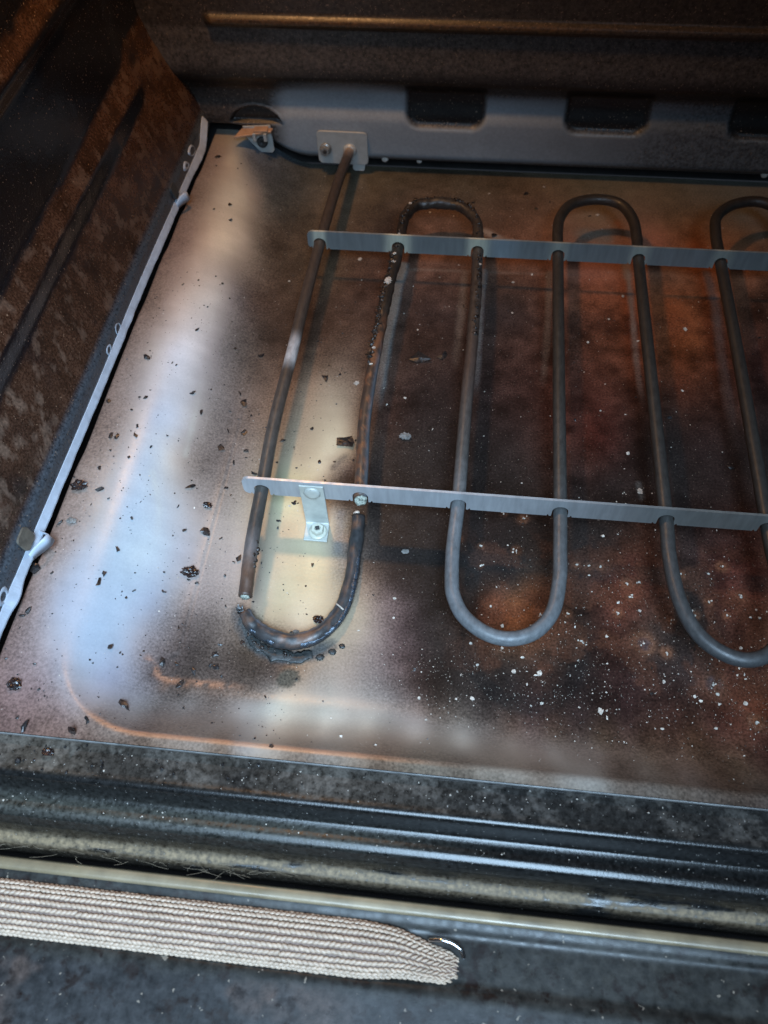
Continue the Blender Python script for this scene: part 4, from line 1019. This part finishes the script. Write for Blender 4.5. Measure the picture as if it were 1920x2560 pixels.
# ------------------------------------------------------------------ clip in the back corner
clipo = thing('corner_clip', (-.058, .293, .02), 'small grey clip with coppery rail screwed into the back left corner', 'clip')
v, f = prism([(-.012, .010), (.0075, .011), (.0085, -.006), (.007, -.008), (-.0015, -.0078), (-.010, .002)], (-.0575, .2935, .0235), (1, 0, .02), (0, .10, 1), (0, -1, .1), .0012)
o = attach(make('plate', v, f, M_ZINC, smooth=False), clipo); bevel(o, .0003)
v, f = lathe([(.0038, 0), (.0038, .0008), (.0030, .0016), (.0012, .0018), (.0010, .0012)], (-.0568, .2922, .0232), (0, -1, .2), 20)
attach(make('screw', v, f, M_DARKSTEEL), clipo)
v, f = prism([(-.0155, -.0035), (.0095, .0018), (.0105, .0055), (-.0115, .0055)], (-.0585, .2875, .0308), (1, 0, 0.05), (0, 1, .1), (0, -.1, 1), .0016)
o = attach(make('rail', v, f, M_CLIP, smooth=False), clipo); bevel(o, .0003)
v, f = prism(rounded(.0100, .0052, .0008), (-.0560, .2905, .0326), (1, 0, .05), (0, 1, .1), (0, -.1, 1), .0016)
o = attach(make('cap', v, f, M_CLIP, smooth=False), clipo); bevel(o, .0004)
for x in (-.0600, -.0525):
    v, f = box(x, .2858, .0305, .0020, .0014, .0052)
    attach(make('prong', v, f, M_ZINC, smooth=False), clipo)

# ------------------------------------------------------------------ soot flakes and ash
def flake_mesh(size, kind, g):
    s = size / 1000 / 2
    if kind in 'ds':
        n_ = int(g.integers(6, 10))
        el = .30 if kind == 's' else g.uniform(.5, .85)
        rr = g.uniform(.62, 1.18, n_)
        if kind == 'd' and size > 2.2:
            rr[int(g.integers(n_))] *= .55
        rot = g.uniform(0, 6.28)
        top, bot = [], []
        cx = []
        for i in range(n_):
            a = 2 * math.pi * i / n_
            u, w = s * rr[i] * math.cos(a), s * rr[i] * el * math.sin(a)
            x, y = u * math.cos(rot) - w * math.sin(rot), u * math.sin(rot) + w * math.cos(rot)
            z = .0002 + (.10 * abs(g.normal(0, 1)) + .30 * max(0, x) / s * g.uniform(.2, .8)) * s
            cx.append((x, y, z))
        V = [(x, y, z + .0004) for x, y, z in cx] + [(x * .96, y * .96, z) for x, y, z in cx] + [(0, 0, .0009 + .15 * s), (0, 0, .0004)]
        F = []
        for i in range(n_):
            k_ = (i + 1) % n_
            F += [(i, k_, 2 * n_), (n_ + k_, n_ + i, 2 * n_ + 1), (i, n_ + i, n_ + k_, k_)]
        return V, F
    b, f = ICO2
    d = 1 + .30 * g.normal(0, 1, (len(b), 1)) * (.55 if kind == 'c' else .4)
    V = b * d * s * np.array((1.0, g.uniform(.6, .85), .45)) + np.array((0, 0, s * .36))
    return V, f

crumb_parts = []
for i, (x, y, s, kind, lab) in enumerate(FLAKES):
    g = np.random.default_rng(100 + i)
    V, F = flake_mesh(s * 1.25, kind, g)
    x, y = x / 1000, y / 1000
    z = float(floor_z(x, y))
    if y < -.131:
        z = .0206
    if lab:
        o = make('soot_flake' if kind in 'ds' else 'char_chunk' if kind == 'c' else 'grey_crumb', V, F, M_SOOT if kind in 'ds' else M_CHUNK if kind == 'c' else M_GREY, smooth=False)
        o.location = (x, y, z)
        # lie along the local slope
        e = .004
        o.rotation_euler = (math.atan2(float(floor_z(x, y + e) - floor_z(x, y - e)), 2 * e) if y > -.131 else 0, -math.atan2(float(floor_z(x + e, y) - floor_z(x - e, y)), 2 * e), 0)
        if 'shard' in lab:
            o.scale = (.5, .6, 3.2)
        if 'pointed dark flake' in lab:
            o.scale = (.6, 1.2, 1.8)
        tag(o, lab, 'flake' if kind in 'ds' else 'chunk' if kind == 'c' else 'crumb', 'soot flakes on the oven floor')
    else:
        crumb_parts.append((np.array(V) + np.array((x, y, z)), F))

# countless black crumbs, thickest on the pale left side
g = np.random.default_rng(5)
n_ = 0
while n_ < 1500:
    if g.random() < .72:
        x, y = g.uniform(-.100, .03), g.uniform(-.125, .16)
    else:
        x, y = g.uniform(-.09, .29), g.uniform(-.125, .28)
    s = min(.0016, .00013 * (1 / max(g.random(), .010)) ** .58)
    V, F = ICO0
    V = V * s * g.uniform(.35, 1.7, 3) * np.array((1, 1, .3))
    V = V + g.normal(0, s * .32, V.shape) * np.array((1, 1, .4))
    th = g.uniform(0, 3.14)
    V = np.stack([V[:, 0] * math.cos(th) - V[:, 1] * math.sin(th), V[:, 0] * math.sin(th) + V[:, 1] * math.cos(th), V[:, 2]], 1)
    crumb_parts.append((V + np.array((x, y, float(floor_z(x, y)) + s * .3)), F))
    n_ += 1
# and on the front frame
for k in range(46):
    x, y = g.uniform(-.1, .1) if k % 2 else g.uniform(-.1, 0), g.uniform(-.143, -.131)
    s = .0003 + .0008 * g.random() ** 3
    crumb_parts.append((ICO0[0] * s * g.uniform(.5, 1.4, 3) + np.array((x, y, .0206 + s * .3)), ICO0[1]))
v, f = join(crumb_parts)
o = make('soot_crumbs', v, f, M_SOOT, smooth=False)
o['kind'] = 'stuff'
tag(o, 'scattered fine black soot crumbs over the oven floor', 'soot')

speck = []
for i, (x, y, z, s, lab) in enumerate(CHIPS):
    g = np.random.default_rng(300 + i)
    b = ICO2[0] * (1 + .24 * g.normal(0, 1, (len(ICO2[0]), 1))) * s / 2300 * np.array((1.0, g.uniform(.65, 1.3), .42 if z < 1 else .5))
    if lab:
        o = make('ash_chip', b, ICO2[1], M_ASH, smooth=False)
        o.location = (x / 1000, y / 1000, z / 1000 + .0003)
        tag(o, lab, 'ash chip', 'white ash chips')
    else:
        speck.append((b + np.array((x, y, z)) / 1000 + np.array((0, 0, .0002)), ICO2[1]))
g = np.random.default_rng(9)
def dens(x, y):
    d = .045
    d += 1.1 * math.exp(-((y + .079) / .017) ** 2) * float(sm((x - .055) / .05))
    d += .35 * math.exp(-((y + .045) / .035) ** 2) * float(sm((x - .07) / .06))
    d += .05 * float(sm((x - .02) / .05))
    d += .03 * math.exp(-((x + .02) / .03) ** 2)
    return d
n_ = 0
while n_ < 3900:
    x, y = g.uniform(-.09, .29), g.uniform(-.122, .29)
    if g.random() > dens(x, y):
        continue
    s = min(.00075, .00010 * (1 / max(g.random(), .004)) ** .38)
    V = ICO0[0] * s * g.uniform(.45, 1.5, 3) * np.array((1, 1, .4)) + g.normal(0, s * .28, (12, 3))
    speck.append((V + np.array((x, y, float(floor_z(x, y)) + s * .3)), ICO0[1]))
    n_ += 1
for a, b, r in RINGS:                                    # the crumb that burnt each ring
    for k in range(3):
        s = g.uniform(.0002, .0006) if k else .0006
        speck.append((ICO0[0] * s * g.uniform(.6, 1.4, 3) + np.array((a / 1000 + g.normal(0, .0008) * (k > 0), b / 1000 + g.normal(0, .0008) * (k > 0), s * .3)), ICO0[1]))
for k in range(130):                                     # dust on the frame and its channel
    x = g.uniform(-.1, .25)
    y, z = ((g.uniform(-.143, -.132), .0204), (g.uniform(-.157, -.152), .0120))[k % 2]
    s = g.uniform(.00012, .00038)
    speck.append((ICO0[0] * s * g.uniform(.6, 1.4, 3) + np.array((x, y, z)), ICO0[1]))
v, f = join(speck)
o = make('ash_specks', v, f, M_ASH, smooth=False)
o['kind'] = 'stuff'
tag(o, 'countless fine white ash specks on the dark front of the floor', 'ash')

# lint caught over the gap at the door
parts = []
g = np.random.default_rng(21)
for k in range(70):
    x, y, z = g.uniform(-.09, .045), g.uniform(-.170, -.1655), -.001
    pts = [(x, y, z)]
    d = g.normal(0, 1, 3) * np.array((1, .5, .3))
    for j in range(4):
        d = d + g.normal(0, .6, 3) * np.array((1, .6, .3))
        x, y, z = x + d[0] * .0016, y + d[1] * .0009, max(-.004, z + d[2] * .0006)
        pts.append((x, y, z))
    parts.append(tube(pts, .00006, 4, step=.002)[:2])
v, f = join(parts)
o = make('lint', v, f, M_FIBRE)
o['kind'] = 'stuff'
tag(o, 'fine brown lint fibres caught at the gap above the gasket', 'lint')
